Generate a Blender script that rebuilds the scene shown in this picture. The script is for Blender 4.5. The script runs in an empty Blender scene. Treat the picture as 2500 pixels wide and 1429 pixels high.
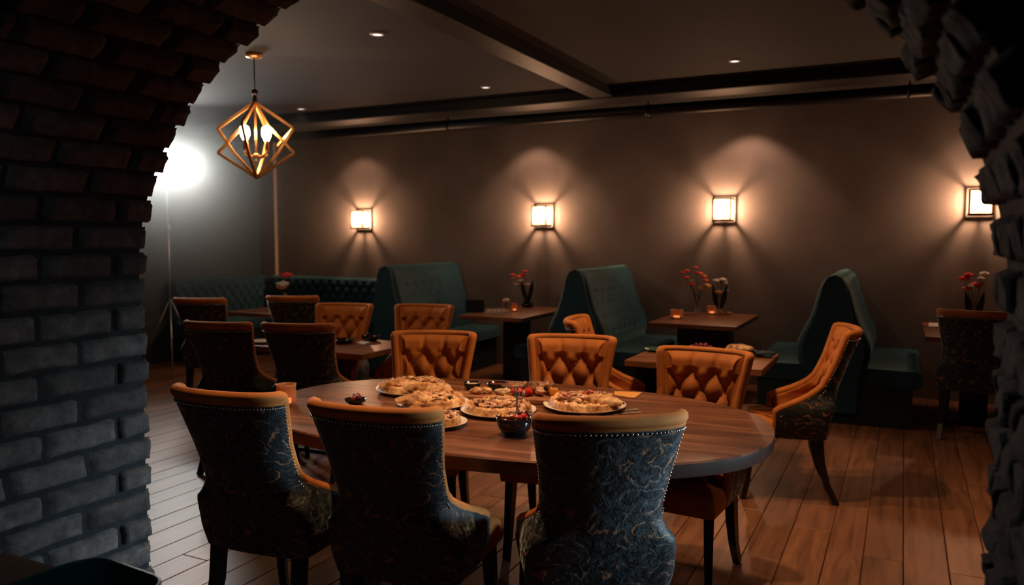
import bpy, math, random
from mathutils import Vector, Matrix, noise
PI = math.pi
R = math.radians
sc = bpy.context.scene
COL = sc.collection

# ------------------------------------------------------------------ camera, exposure, world
FPX = 1915.0
PITCH = math.atan(137 / FPX)
YAW = math.atan(958 * math.cos(PITCH) / FPX)
cam_d = bpy.data.cameras.new('camera')
cam = bpy.data.objects.new('camera', cam_d)
COL.objects.link(cam)
cam_d.sensor_fit = 'HORIZONTAL'
cam_d.sensor_width = 36.0
cam_d.lens = FPX / 2500 * 36.0
cam.location = (0, 0, 1.55)
cam.rotation_euler = (PI / 2 - PITCH, 0, YAW)
cam_d.clip_start = 0.05
cam_d.dof.use_dof = True
cam_d.dof.focus_distance = 2.5
cam_d.dof.aperture_fstop = 3.2
sc.camera = cam
sc.view_settings.view_transform = 'Standard'
sc.view_settings.look = 'None'
sc.view_settings.exposure = 0.0
sc.view_settings.gamma = 1.0
sc.view_settings.use_curve_mapping = False
sc.cycles.max_bounces = 7
sc.cycles.diffuse_bounces = 3
sc.cycles.glossy_bounces = 3
sc.cycles.transmission_bounces = 5
sc.cycles.transparent_max_bounces = 10
sc.cycles.caustics_reflective = False
sc.cycles.caustics_refractive = False
sc.cycles.sample_clamp_indirect = 3.0
sc.cycles.use_denoising = True

world = bpy.data.worlds.new('world')
sc.world = world
world.use_nodes = True
world.node_tree.nodes['Background'].inputs[0].default_value = (0.10, 0.26, 0.36, 1)
world.node_tree.nodes['Background'].inputs[1].default_value = 0.007

WARM = (1.0, 0.50, 0.22)
def lamp(name, kind, loc, power, color, target=None, **kw):
    d = bpy.data.lights.new(name, kind)
    d.energy = power
    d.color = color
    for k, v in kw.items():
        setattr(d, k, v)
    o = bpy.data.objects.new(name, d)
    COL.objects.link(o)
    o.location = loc
    if target is not None:
        o.rotation_euler = (Vector(target) - Vector(loc)).to_track_quat('-Z', 'Y').to_euler()
    return o
CEIL = 2.9
# recessed ceiling downlights: (x, y, power, half in view)
DOWN = [(-3.19, 4.38, 20), (-3.43, 6.34, 14), (-1.21, 6.26, 12), (-5.75, 6.53, 12),
        (-1.20, 4.38, 70), (-1.10, 3.95, 105), (-2.50, 3.80, 95), (0.95, 4.40, 26), (0.95, 2.60, 10), (-1.62, 2.50, 150)]
for i, (x, y, p) in enumerate(DOWN):
    lamp('downlight_lamp', 'SPOT', (x, y, CEIL - 0.03), p, (1.0, 0.56, 0.27), (x, y, 0),
         spot_size=R(66 if i == 9 else 104), spot_blend=0.8, shadow_soft_size=0.04)
# wall washers close to the back wall
for x, p in ((-6.35, 8), (-3.85, 15), (-1.45, 20), (0.75, 12)):
    lamp('wall_washer_lamp', 'SPOT', (x, 8.02, CEIL - 0.06), p, (1.0, 0.55, 0.34), (x, 8.30, 0.9),
         spot_size=R(100), spot_blend=0.5, shadow_soft_size=0.03)
# studio light on its tripod at the far left
SL = Vector((-7.33, 6.12, 2.36))
SDIR = Vector((6.0, -4.9, -1.5)).normalized()
lamp('studio_lamp', 'AREA', SL + SDIR * 0.06, 26, (1.0, 0.98, 0.93), SL + SDIR * 3, shape='RECTANGLE', size=0.6, size_y=0.16, spread=R(110))
# added cool area lights without fixtures: one at the right, two at the front
lamp('side_sheen_lamp', 'AREA', (1.9, 3.45, 1.20), 3.6, (0.62, 0.86, 1.0), (-0.72, 2.36, 0.78), shape='SQUARE', size=0.6, spread=R(24))  # added for the sheen on the nearest chair; no window stands there
lamp('front_fill_lamp', 'AREA', (0.3, -1.2, 2.2), 0.15, (0.45, 0.78, 1.0), (-1.8, 1.6, 1.0), shape='SQUARE', size=1.0)  # added soft fill from behind the camera
lamp('front_fill_lamp', 'AREA', (-0.5, 0.55, 1.75), 0.19, (0.80, 0.92, 1.0), (-1.9, 0.85, 1.25), shape='SQUARE', size=0.3, spread=R(62))  # added fill aimed at the left brick face
# upward spot added out of view to warm the ceiling above the oval table
lamp('ceiling_fill_lamp', 'SPOT', (-2.35, 2.72, 2.70), 60, (1.0, 0.62, 0.40), (-2.36, 2.75, 2.9), spot_size=R(165), spot_blend=0.6, shadow_soft_size=0.06)

# ------------------------------------------------------------------ materials
MATS = {}
def newmat(name):
    m = bpy.data.materials.new(name)
    m.use_nodes = True
    nt = m.node_tree
    b = nt.nodes['Principled BSDF']
    MATS[name] = m
    return m, nt, b
def N(nt, t, **kw):
    n = nt.nodes.new(t)
    for k, v in kw.items():
        if hasattr(n, k):
            setattr(n, k, v)
    return n
def setin(n, **kw):
    for k, v in kw.items():
        n.inputs[k.replace('_', ' ')].default_value = v
def ramp(nt, stops, interp='LINEAR'):
    r = nt.nodes.new('ShaderNodeValToRGB')
    r.color_ramp.interpolation = interp
    els = r.color_ramp.elements
    while len(els) < len(stops):
        els.new(0.5)
    for e, (p, c) in zip(els, stops):
        e.position = p
        e.color = (*c, 1) if len(c) == 3 else c
    return r
def bumpn(nt, b, src, strength=0.3, dist=0.01):
    bp = nt.nodes.new('ShaderNodeBump')
    bp.inputs['Strength'].default_value = strength
    bp.inputs['Distance'].default_value = dist
    nt.links.new(src, bp.inputs['Height'])
    nt.links.new(bp.outputs[0], b.inputs['Normal'])
def plain(name, col, rough=0.5, metal=0.0, var=0.12, scale=18, bump=0.0, sheen=0.0, spec=None, coat=0.0, sheentint=None):
    m, nt, b = newmat(name)
    tc = N(nt, 'ShaderNodeTexCoord')
    nz = N(nt, 'ShaderNodeTexNoise')
    nz.inputs['Scale'].default_value = scale
    nz.inputs['Detail'].default_value = 4
    nt.links.new(tc.outputs['Object'], nz.inputs['Vector'])
    lo = tuple(max(0, c * (1 - var)) for c in col)
    hi = tuple(min(1, c * (1 + var)) for c in col)
    r = ramp(nt, [(0.3, lo), (0.7, hi)])
    nt.links.new(nz.outputs['Fac'], r.inputs[0])
    nt.links.new(r.outputs[0], b.inputs['Base Color'])
    b.inputs['Roughness'].default_value = rough
    b.inputs['Metallic'].default_value = metal
    if sheen:
        b.inputs['Sheen Weight'].default_value = sheen
        b.inputs['Sheen Roughness'].default_value = 0.4
        if sheentint: b.inputs['Sheen Tint'].default_value = (*sheentint, 1)
    if spec is not None:
        b.inputs['Specular IOR Level'].default_value = spec
    if coat:
        b.inputs['Coat Weight'].default_value = coat
    if bump:
        bumpn(nt, b, nz.outputs['Fac'], bump)
    return m
def emit(name, col, strength, glossy=False):
    m, nt, b = newmat(name)
    b.inputs['Base Color'].default_value = (*col, 1)
    b.inputs['Emission Color'].default_value = (*col, 1)
    b.inputs['Emission Strength'].default_value = strength
    return m
def wood(name, dark, mid, light, scale=(1.2, 14, 14), rough=0.4, island=0.0, bump=0.15, coat=0.0):
    m, nt, b = newmat(name)
    tc = N(nt, 'ShaderNodeTexCoord')
    mp = N(nt, 'ShaderNodeMapping')
    mp.inputs['Scale'].default_value = scale
    nt.links.new(tc.outputs['Object'], mp.inputs[0])
    src = mp.outputs[0]
    geo = N(nt, 'ShaderNodeNewGeometry')
    if island:
        ad = N(nt, 'ShaderNodeVectorMath', operation='MULTIPLY_ADD')
        cx = N(nt, 'ShaderNodeCombineXYZ')
        for k in range(3):
            nt.links.new(geo.outputs['Random Per Island'], cx.inputs[k])
        nt.links.new(cx.outputs[0], ad.inputs[0])
        ad.inputs[1].default_value = (31, 17, 23)
        nt.links.new(src, ad.inputs[2])
        src = ad.outputs[0]
    n1 = N(nt, 'ShaderNodeTexNoise')
    setin(n1, Scale=2.0, Detail=8.0, Roughness=0.62, Distortion=0.6)
    nt.links.new(src, n1.inputs['Vector'])
    r = ramp(nt, [(0.30, dark), (0.5, mid), (0.72, light)])
    nt.links.new(n1.outputs['Fac'], r.inputs[0])
    out = r.outputs[0]
    if island:
        hv = N(nt, 'ShaderNodeHueSaturation')
        mr = N(nt, 'ShaderNodeMapRange')
        mr.inputs['To Min'].default_value = 1 - island
        mr.inputs['To Max'].default_value = 1 + island
        nt.links.new(geo.outputs['Random Per Island'], mr.inputs[0])
        nt.links.new(mr.outputs[0], hv.inputs['Value'])
        nt.links.new(out, hv.inputs['Color'])
        out = hv.outputs[0]
    nt.links.new(out, b.inputs['Base Color'])
    b.inputs['Roughness'].default_value = rough
    if coat: b.inputs['Coat Weight'].default_value = coat
    bumpn(nt, b, n1.outputs['Fac'], bump, 0.004)
    return m

AMBER = plain('amber_velvet', (0.47, 0.150, 0.024), 0.80, var=0.16, scale=11, sheen=0.12, sheentint=(1.0, 0.45, 0.15), bump=0.05)
TEAL = plain('teal_velvet', (0.002, 0.048, 0.085), 0.75, var=0.22, scale=7, sheen=0.55, sheentint=(0.35, 0.85, 0.85), bump=0.05)
TEALDK = plain('teal_base', (0.006, 0.022, 0.026), 0.7, var=0.1)
BLACKW = plain('black_lacquered_wood', (0.008, 0.008, 0.009), 0.35, var=0.1)
BLACKM = plain('black_metal', (0.010, 0.010, 0.011), 0.4, metal=0.3, var=0.1)
CHROME = plain('silver_studs', (0.75, 0.78, 0.80), 0.25, metal=1.0, var=0.03)
GOLD = plain('brushed_gold', (0.62, 0.33, 0.13), 0.38, metal=0.75, var=0.08)
BRONZE = plain('dark_bronze', (0.045, 0.025, 0.018), 0.45, metal=0.6, var=0.1)
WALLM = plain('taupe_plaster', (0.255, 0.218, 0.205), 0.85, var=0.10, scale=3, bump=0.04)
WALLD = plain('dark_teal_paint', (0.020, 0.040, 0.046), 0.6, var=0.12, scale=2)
STRIP = plain('beige_paint', (0.42, 0.33, 0.29), 0.8, var=0.06)
CEILM = plain('ceiling_paint', (0.030, 0.029, 0.033), 0.8, var=0.08, scale=1.5)
BEAMM = plain('dark_beam_paint', (0.006, 0.008, 0.011), 0.5, var=0.1, scale=3)
WHITEC = plain('white_ceramic', (0.72, 0.72, 0.72), 0.2, var=0.03)
BLACKC = plain('black_ceramic', (0.010, 0.010, 0.012), 0.12, var=0.1)
PAPER = plain('white_paper', (0.75, 0.74, 0.72), 0.7, var=0.04)
NAPKIN = plain('ochre_paper', (0.75, 0.36, 0.08), 0.7, var=0.05)
STEEL = plain('steel', (0.50, 0.50, 0.51), 0.38, metal=1.0, var=0.03)
DARKRED = plain('dark_red_fruit', (0.16, 0.010, 0.014), 0.25, var=0.4, scale=40)
PURPLE = plain('purple_onion', (0.22, 0.05, 0.07), 0.3, var=0.4, scale=30)
TOMATO = plain('tomato_skin', (0.42, 0.022, 0.012), 0.2, var=0.25, scale=30)
PEPPER = plain('yellow_pepper', (0.72, 0.30, 0.03), 0.3, var=0.2, scale=30)
SAUCE = plain('red_sauce', (0.20, 0.03, 0.01), 0.15, var=0.4, scale=60)
CREAM = plain('cream_sauce', (0.70, 0.56, 0.40), 0.3, var=0.15, scale=50)
HERB = plain('herb_leaf', (0.05, 0.10, 0.02), 0.5, var=0.4, scale=30)
STEMM = plain('flower_stem', (0.035, 0.03, 0.018), 0.6, var=0.2)
LEAFD = plain('dark_leaf', (0.015, 0.022, 0.014), 0.5, var=0.3)
REDP = plain('red_petal', (0.75, 0.025, 0.02), 0.55, var=0.3, scale=30)
ORANGEP = plain('orange_petal', (0.72, 0.13, 0.025), 0.55, var=0.3, scale=30)
WHITEP = plain('white_petal', (0.72, 0.66, 0.60), 0.55, var=0.1, scale=30)
PEACHP = plain('peach_petal', (0.75, 0.38, 0.18), 0.55, var=0.2, scale=30)
MENUM = plain('black_leatherette', (0.007, 0.008, 0.010), 0.45, var=0.2)
BASKETM = plain('dark_teal_plastic', (0.014, 0.075, 0.072), 0.35, var=0.08)
BLUECL = plain('dark_blue_cloth', (0.020, 0.040, 0.060), 0.8, var=0.2)
DARKGL = plain('smoked_glass', (0.012, 0.012, 0.012), 0.08, var=0.1)
LENSM = emit('downlight_lens', (1.0, 0.90, 0.80), 1.6)
BULB = emit('lit_bulb', (1.0, 0.53, 0.29), 620.0)
BULBC = emit('chandelier_bulb', (1.0, 0.60, 0.32), 80.0)
PANELM = emit('studio_light_diffuser', (1.0, 0.99, 0.95), 12.0)
CANDLEM = emit('candle_glow', (1.0, 0.45, 0.16), 2.2)

def glassy(name, col, mix=0.35, rough=0.1, solid='PRINC'):
    m, nt, b = newmat(name)
    out = nt.nodes['Material Output']
    b.inputs['Base Color'].default_value = (*col, 1)
    b.inputs['Roughness'].default_value = rough
    tr = N(nt, 'ShaderNodeBsdfTransparent')
    tr.inputs[0].default_value = (*(min(1, 0.55 + c * 0.6) for c in col), 1)
    fr = N(nt, 'ShaderNodeLayerWeight')
    fr.inputs[0].default_value = 0.25
    mr = N(nt, 'ShaderNodeMapRange')
    mr.inputs['To Min'].default_value = mix * 0.6
    mr.inputs['To Max'].default_value = min(1, mix + 0.5)
    nt.links.new(fr.outputs['Facing'], mr.inputs[0])
    mx = N(nt, 'ShaderNodeMixShader')
    nt.links.new(mr.outputs[0], mx.inputs[0])
    nt.links.new(tr.outputs[0], mx.inputs[1])
    nt.links.new(b.outputs[0], mx.inputs[2])
    nt.links.new(mx.outputs[0], out.inputs['Surface'])
    return m
CLEAR = glassy('clear_glass', (0.8, 0.82, 0.82), 0.12, 0.05)
AMBERG = glassy('amber_glass', (0.80, 0.45, 0.26), 0.6, 0.3)
BEERG = glassy('beer', (0.42, 0.09, 0.02), 0.8, 0.1)
def panemat():
    m, nt, b = newmat('frosted_pane')
    out = nt.nodes['Material Output']
    tr = N(nt, 'ShaderNodeBsdfTransparent')
    tl = N(nt, 'ShaderNodeBsdfTranslucent')
    tl.inputs[0].default_value = (0.95, 0.75, 0.55, 1)
    mx = N(nt, 'ShaderNodeMixShader')
    mx.inputs[0].default_value = 0.22
    nt.links.new(tr.outputs[0], mx.inputs[1])
    nt.links.new(tl.outputs[0], mx.inputs[2])
    nt.links.new(mx.outputs[0], out.inputs['Surface'])
    return m
PANE = panemat()

TABLEW = wood('walnut_table', (0.030, 0.010, 0.006), (0.15, 0.055, 0.030), (0.34, 0.150, 0.080), (0.5, 6.5, 6.5), 0.36, bump=0.12)
EDGEW = plain('dark_table_edge', (0.045, 0.032, 0.028), 0.35, var=0.15, scale=12)
SMALLW = wood('oak_table', (0.07, 0.026, 0.013), (0.21, 0.082, 0.040), (0.32, 0.135, 0.065), (0.9, 9, 9), 0.35)
BOARDW = wood('board_wood', (0.14, 0.055, 0.025), (0.28, 0.12, 0.055), (0.40, 0.19, 0.09), (3, 20, 20), 0.5)
FLOORW = wood('floor_oak', (0.105, 0.042, 0.021), (0.225, 0.095, 0.047), (0.32, 0.148, 0.076), (9, 0.8, 9), 0.45, island=0.22, bump=0.2)

def brickmat(name, base, spec=0.3):
    m, nt, b = newmat(name)
    tc = N(nt, 'ShaderNodeTexCoord')
    geo = N(nt, 'ShaderNodeNewGeometry')
    n1 = N(nt, 'ShaderNodeTexNoise'); setin(n1, Scale=26.0, Detail=6.0, Roughness=0.7)
    nt.links.new(tc.outputs['Object'], n1.inputs['Vector'])
    r = ramp(nt, [(0.3, tuple(c * 0.45 for c in base)), (0.55, base), (0.75, tuple(c * 1.7 for c in base))])
    nt.links.new(n1.outputs['Fac'], r.inputs[0])
    hv = N(nt, 'ShaderNodeHueSaturation')
    mr = N(nt, 'ShaderNodeMapRange'); mr.inputs['To Min'].default_value = 0.6; mr.inputs['To Max'].default_value = 1.4
    nt.links.new(geo.outputs['Random Per Island'], mr.inputs[0])
    nt.links.new(mr.outputs[0], hv.inputs['Value'])
    nt.links.new(r.outputs[0], hv.inputs['Color'])
    nt.links.new(hv.outputs[0], b.inputs['Base Color'])
    b.inputs['Roughness'].default_value = 0.8
    b.inputs['Specular IOR Level'].default_value = spec
    n2 = N(nt, 'ShaderNodeTexNoise'); setin(n2, Scale=60.0, Detail=5.0, Roughness=0.7)
    nt.links.new(tc.outputs['Object'], n2.inputs['Vector'])
    bumpn(nt, b, n2.outputs['Fac'], 0.7, 0.006)
    return m
BRICK = brickmat('old_brick', (0.115, 0.098, 0.092))
STONE = brickmat('rough_clinker', (0.034, 0.040, 0.048))
MORTAR = brickmat('mortar', (0.022, 0.025, 0.028))

def floralmat():
    m, nt, b = newmat('floral_velvet')
    tc = N(nt, 'ShaderNodeTexCoord')
    L = nt.links.new
    nz = N(nt, 'ShaderNodeTexNoise'); setin(nz, Scale=14.0, Detail=3.0, Roughness=0.6)
    L(tc.outputs['Object'], nz.inputs['Vector'])
    add = N(nt, 'ShaderNodeVectorMath', operation='MULTIPLY_ADD')
    L(nz.outputs['Color'], add.inputs[0]); add.inputs[1].default_value = (0.07, 0.07, 0.07); L(tc.outputs['Object'], add.inputs[2])
    mp = N(nt, 'ShaderNodeMapping'); mp.inputs['Scale'].default_value = (1, 0.5, 1.25); L(add.outputs[0], mp.inputs[0])
    vor = N(nt, 'ShaderNodeTexVoronoi'); setin(vor, Scale=8.8, Randomness=0.55)
    L(mp.outputs[0], vor.inputs['Vector'])
    # ring petals round each flower centre, broken up by noise
    wave = N(nt, 'ShaderNodeMath', operation='MULTIPLY'); wave.inputs[1].default_value = 22.0
    L(vor.outputs['Distance'], wave.inputs[0])
    sn = N(nt, 'ShaderNodeMath', operation='SINE'); L(wave.outputs[0], sn.inputs[0])
    line = ramp(nt, [(0.72, (0, 0, 0)), (0.95, (1, 1, 1))])
    L(sn.outputs[0], line.inputs[0])
    brk = N(nt, 'ShaderNodeTexNoise'); setin(brk, Scale=20.0, Detail=4.0, Roughness=0.7)
    L(tc.outputs['Object'], brk.inputs['Vector'])
    brr = ramp(nt, [(0.42, (0, 0, 0)), (0.56, (1, 1, 1))]); L(brk.outputs['Fac'], brr.inputs[0])
    mk = N(nt, 'ShaderNodeMath', operation='MULTIPLY'); L(line.outputs[0], mk.inputs[0]); L(brr.outputs[0], mk.inputs[1])
    fine = N(nt, 'ShaderNodeTexNoise'); setin(fine, Scale=70.0, Detail=4.0, Roughness=0.75, Distortion=1.5)
    L(tc.outputs['Object'], fine.inputs['Vector'])
    fr = ramp(nt, [(0.42, (0.002, 0.003, 0.004)), (0.60, (0.006, 0.012, 0.015)), (0.76, (0.040, 0.058, 0.064))])
    L(fine.outputs['Fac'], fr.inputs[0])
    hue = N(nt, 'ShaderNodeTexNoise'); setin(hue, Scale=7.0, Detail=1.0)
    L(tc.outputs['Object'], hue.inputs['Vector'])
    hr = ramp(nt, [(0.42, (0.10, 0.11, 0.11)), (0.55, (0.30, 0.125, 0.050))]); L(hue.outputs['Fac'], hr.inputs[0])
    mx = N(nt, 'ShaderNodeMix', data_type='RGBA')
    L(mk.outputs[0], mx.inputs['Factor']); L(fr.outputs[0], mx.inputs[6]); L(hr.outputs[0], mx.inputs[7])
    L(mx.outputs[2], b.inputs['Base Color'])
    b.inputs['Roughness'].default_value = 0.55
    crush = N(nt, 'ShaderNodeTexNoise'); setin(crush, Scale=30.0, Detail=4.0, Roughness=0.7, Distortion=0.5)
    L(tc.outputs['Object'], crush.inputs['Vector'])
    shr = ramp(nt, [(0.44, (0.0, 0.0, 0.0)), (0.60, (1, 1, 1))]); L(crush.outputs['Fac'], shr.inputs[0])
    L(shr.outputs[0], b.inputs['Sheen Weight'])
    b.inputs['Sheen Roughness'].default_value = 0.35
    b.inputs['Sheen Tint'].default_value = (0.75, 0.9, 1.0, 1)
    bumpn(nt, b, crush.outputs['Fac'], 0.7, 0.010)
    return m
FLORAL = floralmat()

def crustmat(name, a, b_, c, d, scale=26):
    m, nt, b = newmat(name)
    tc = N(nt, 'ShaderNodeTexCoord'); L = nt.links.new
    n1 = N(nt, 'ShaderNodeTexNoise'); setin(n1, Scale=float(scale), Detail=5.0, Roughness=0.65)
    L(tc.outputs['Object'], n1.inputs['Vector'])
    r = ramp(nt, [(0.34, a), (0.45, b_), (0.56, c), (0.68, d)])
    L(n1.outputs['Fac'], r.inputs[0]); L(r.outputs[0], b.inputs['Base Color'])
    b.inputs['Roughness'].default_value = 0.5
    n2 = N(nt, 'ShaderNodeTexNoise'); setin(n2, Scale=scale * 2.2, Detail=4.0)
    L(tc.outputs['Object'], n2.inputs['Vector'])
    bumpn(nt, b, n2.outputs['Fac'], 0.6, 0.006)
    return m
CRUST = crustmat('baked_dough', (0.09, 0.025, 0.008), (0.42, 0.19, 0.07), (0.68, 0.40, 0.19), (0.85, 0.66, 0.45), 24)
CHEESE = crustmat('melted_cheese', (0.20, 0.045, 0.015), (0.58, 0.27, 0.10), (0.85, 0.64, 0.40), (0.92, 0.82, 0.66), 34)
HAMTOP = crustmat('ham_and_mushroom', (0.10, 0.03, 0.015), (0.45, 0.20, 0.12), (0.66, 0.40, 0.28), (0.80, 0.62, 0.45), 40)
MEAT = crustmat('grilled_meat', (0.03, 0.010, 0.006), (0.14, 0.05, 0.02), (0.32, 0.14, 0.06), (0.48, 0.26, 0.12), 40)

# ------------------------------------------------------------------ mesh helpers
class MB:
    def __init__(s):
        s.v = []; s.f = []; s.sm = []
    def add(s, vs, fs, smooth=False, M=None):
        o = len(s.v)
        s.v.extend([tuple(M @ Vector(v)) for v in vs] if M is not None else [tuple(v) for v in vs])
        s.f.extend([tuple(i + o for i in f) for f in fs])
        s.sm.extend([smooth] * len(fs))
        return s
    def box(s, c, d, M=None, taper=1.0):
        x, y, z = c; a, b, h = d[0] / 2, d[1] / 2, d[2] / 2
        t = taper
        vs = [(x - a * t, y - b * t, z - h), (x + a * t, y - b * t, z - h), (x + a * t, y + b * t, z - h), (x - a * t, y + b * t, z - h),
              (x - a, y - b, z + h), (x + a, y - b, z + h), (x + a, y + b, z + h), (x - a, y + b, z + h)]
        return s.add(vs, [(0, 3, 2, 1), (4, 5, 6, 7), (0, 1, 5, 4), (1, 2, 6, 5), (2, 3, 7, 6), (3, 0, 4, 7)], False, M)
    def lathe(s, prof, n=32, c=(0, 0, 0), M=None, smooth=True, caps=True):
        vs = []; fs = []
        for r, z in prof:
            for k in range(n):
                a = 2 * PI * k / n
                vs.append((c[0] + r * math.cos(a), c[1] + r * math.sin(a), c[2] + z))
        m = len(prof)
        for j in range(m - 1):
            for k in range(n):
                fs.append((j * n + k, j * n + (k + 1) % n, (j + 1) * n + (k + 1) % n, (j + 1) * n + k))
        if caps:
            if prof[0][0] > 1e-5: fs.append(tuple(range(n - 1, -1, -1)))
            if prof[-1][0] > 1e-5: fs.append(tuple((m - 1) * n + k for k in range(n)))
        return s.add(vs, fs, smooth, M)
    def tube(s, pts, rad, n=8, smooth=True, M=None, sq=None, closed=False):
        pts = [Vector(p) for p in pts]
        rr = rad if isinstance(rad, (list, tuple)) else [rad] * len(pts)
        vs = []; fs = []; m = len(pts)
        up = Vector((0, 0, 1))
        prev = None
        for i, p in enumerate(pts):
            if closed: t = pts[(i + 1) % m] - pts[i - 1]
            else: t = pts[min(i + 1, m - 1)] - pts[max(i - 1, 0)]
            t.normalize()
            if prev is None:
                a = t.cross(up)
                if a.length < 1e-3: a = t.cross(Vector((1, 0, 0)))
            else:
                a = prev - t * prev.dot(t)
            a.normalize(); prev = a
            b = t.cross(a)
            for k in range(n):
                an = 2 * PI * (k + 0.5) / n
                vs.append(p + (a * math.cos(an) + b * math.sin(an)) * rr[i])
        for i in range(m if closed else m - 1):
            j = (i + 1) % m
            for k in range(n):
                fs.append((i * n + k, i * n + (k + 1) % n, j * n + (k + 1) % n, j * n + k))
        if not closed:
            fs.append(tuple(range(n - 1, -1, -1))); fs.append(tuple((m - 1) * n + k for k in range(n)))
        return s.add(vs, fs, smooth, M)
    def bar(s, a, b, w, h=None):
        """square bar from a to b"""
        return s.tube([a, b], (w / 2) * math.sqrt(2), n=4, smooth=False)
    def grid(s, rows, smooth=True, closeu=False, M=None, flip=False):
        nr = len(rows); nc = len(rows[0]); vs = [p for r in rows for p in r]; fs = []
        for i in range(nr - 1):
            for k in range(nc if closeu else nc - 1):
                q = (i * nc + k, i * nc + (k + 1) % nc, (i + 1) * nc + (k + 1) % nc, (i + 1) * nc + k)
                fs.append(q[::-1] if flip else q)
        return s.add(vs, fs, smooth, M)
    def ball(s, c, r, n=10, m=6, sc_=(1, 1, 1), jit=0.0, rng=None, M=None, smooth=True):
        vs = []; fs = []
        ph = rng.uniform(0, 50) if rng else 0
        for j in range(m + 1):
            th = PI * j / m
            for k in range(n):
                a = 2 * PI * k / n
                d = Vector((math.sin(th) * math.cos(a), math.sin(th) * math.sin(a), math.cos(th)))
                q = 1 + (jit * noise.noise(d * 1.7 + Vector((ph, ph, 0))) * 2 if jit else 0)
                vs.append((c[0] + d.x * r * q * sc_[0], c[1] + d.y * r * q * sc_[1], c[2] + d.z * r * q * sc_[2]))
        for j in range(m):
            for k in range(n):
                fs.append((j * n + k, (j + 1) * n + k, (j + 1) * n + (k + 1) % n, j * n + (k + 1) % n))
        return s.add(vs, fs, smooth, M)
    def build(s, name, mat, parent=None, label=None, bevel=0.0, seg=2, mats=None):
        me = bpy.data.meshes.new(name)
        me.from_pydata(s.v, [], s.f)
        me.polygons.foreach_set('use_smooth', s.sm)
        me.materials.append(mat)
        me.update()
        o = bpy.data.objects.new(name, me)
        COL.objects.link(o)
        if parent is not None: o.parent = parent
        if label: o['label'] = label
        if bevel:
            md = o.modifiers.new('bevel', 'BEVEL'); md.width = bevel; md.segments = seg; md.limit_method = 'ANGLE'
        return o
def tag(o, label, cat, group=None, kind=None):
    o['label'] = label; o['category'] = cat
    if group: o['group'] = group
    if kind: o['kind'] = kind
    return o
def empty(name, loc, rz=0.0, scale=1.0):
    o = bpy.data.objects.new(name, None)
    COL.objects.link(o)
    o.empty_display_size = 0.1
    o.location = loc; o.rotation_euler = (0, 0, rz); o.scale = (scale,) * 3
    return o
def children(o): return [c for c in bpy.data.objects if c.parent == o]
def copy_tree(o, parent=None):
    c = o.copy(); COL.objects.link(c)
    if parent is not None: c.parent = parent
    for ch in children(o): copy_tree(ch, c)
    return c
def struct(o):
    o['kind'] = 'structure'; return o
def lerp(tab, z):
    """smooth interpolation in a table of (z, value), z ascending"""
    if z <= tab[0][0]: return tab[0][1]
    for (a, va), (b, vb) in zip(tab, tab[1:]):
        if z <= b:
            t = (z - a) / (b - a)
            return va + (vb - va) * t
    return tab[-1][1]

# ------------------------------------------------------------------ the room
WY = 8.40       # back wall
LX = -8.12      # left wall
RX = 3.2        # right wall
AY0, AY1 = 0.98, 1.52   # arch wall depth
def build_floor():
    rng = random.Random(4)
    mb = MB()
    x = LX - 0.1
    while x < RX + 0.1:
        w = rng.choice([0.15, 0.175, 0.19, 0.21, 0.165])
        y = -2.0 - rng.uniform(0, 1.5)
        while y < WY + 0.1:
            l = rng.uniform(1.3, 2.6)
            y2 = min(y + l, WY + 0.1)
            g = rng.uniform(0.0022, 0.0045)
            h = rng.uniform(-0.0008, 0.0)
            a, b, c, d = x + g / 2, x + w - g / 2, y + 0.0015, y2 - 0.0015
            e = 0.003
            vs = [(a, c, -0.02), (b, c, -0.02), (b, d, -0.02), (a, d, -0.02), (a, c, h - e), (b, c, h - e), (b, d, h - e), (a, d, h - e),
                  (a + e, c + e, h), (b - e, c + e, h), (b - e, d - e, h), (a + e, d - e, h)]
            fs = [(0, 1, 5, 4), (1, 2, 6, 5), (2, 3, 7, 6), (3, 0, 4, 7), (4, 5, 9, 8), (5, 6, 10, 9), (6, 7, 11, 10), (7, 4, 8, 11), (8, 9, 10, 11), (3, 2, 1, 0)]
            mb.add(vs, fs)
            y = y2
        x += w
    struct(mb.build('floor', FLOORW))
    struct(MB().box(((LX + RX) / 2, 3.2, -0.05), (RX - LX + 0.4, 10.8, 0.05)).build('trim_1', BLACKM))
build_floor()
struct(MB().box(((LX + RX) / 2, WY + 0.1, CEIL / 2), (RX - LX + 0.4, 0.2, CEIL + 0.1)).build('wall_back', WALLM))
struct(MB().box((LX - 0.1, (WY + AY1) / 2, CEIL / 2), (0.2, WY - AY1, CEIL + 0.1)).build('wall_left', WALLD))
struct(MB().box((RX + 0.1, (WY + AY1) / 2, CEIL / 2), (0.2, WY - AY1, CEIL + 0.1)).build('wall_right', WALLM))
struct(MB().box(((LX + RX) / 2, (WY + AY1) / 2, CEIL + 0.06), (RX - LX + 0.4, WY - AY1 + 0.3, 0.12)).build('ceiling', CEILM))
struct(MB().box((-7.985, WY - 0.03, 1.75), (0.25, 0.06, 2.25)).build('trim_2', STRIP, bevel=0.006))
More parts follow.
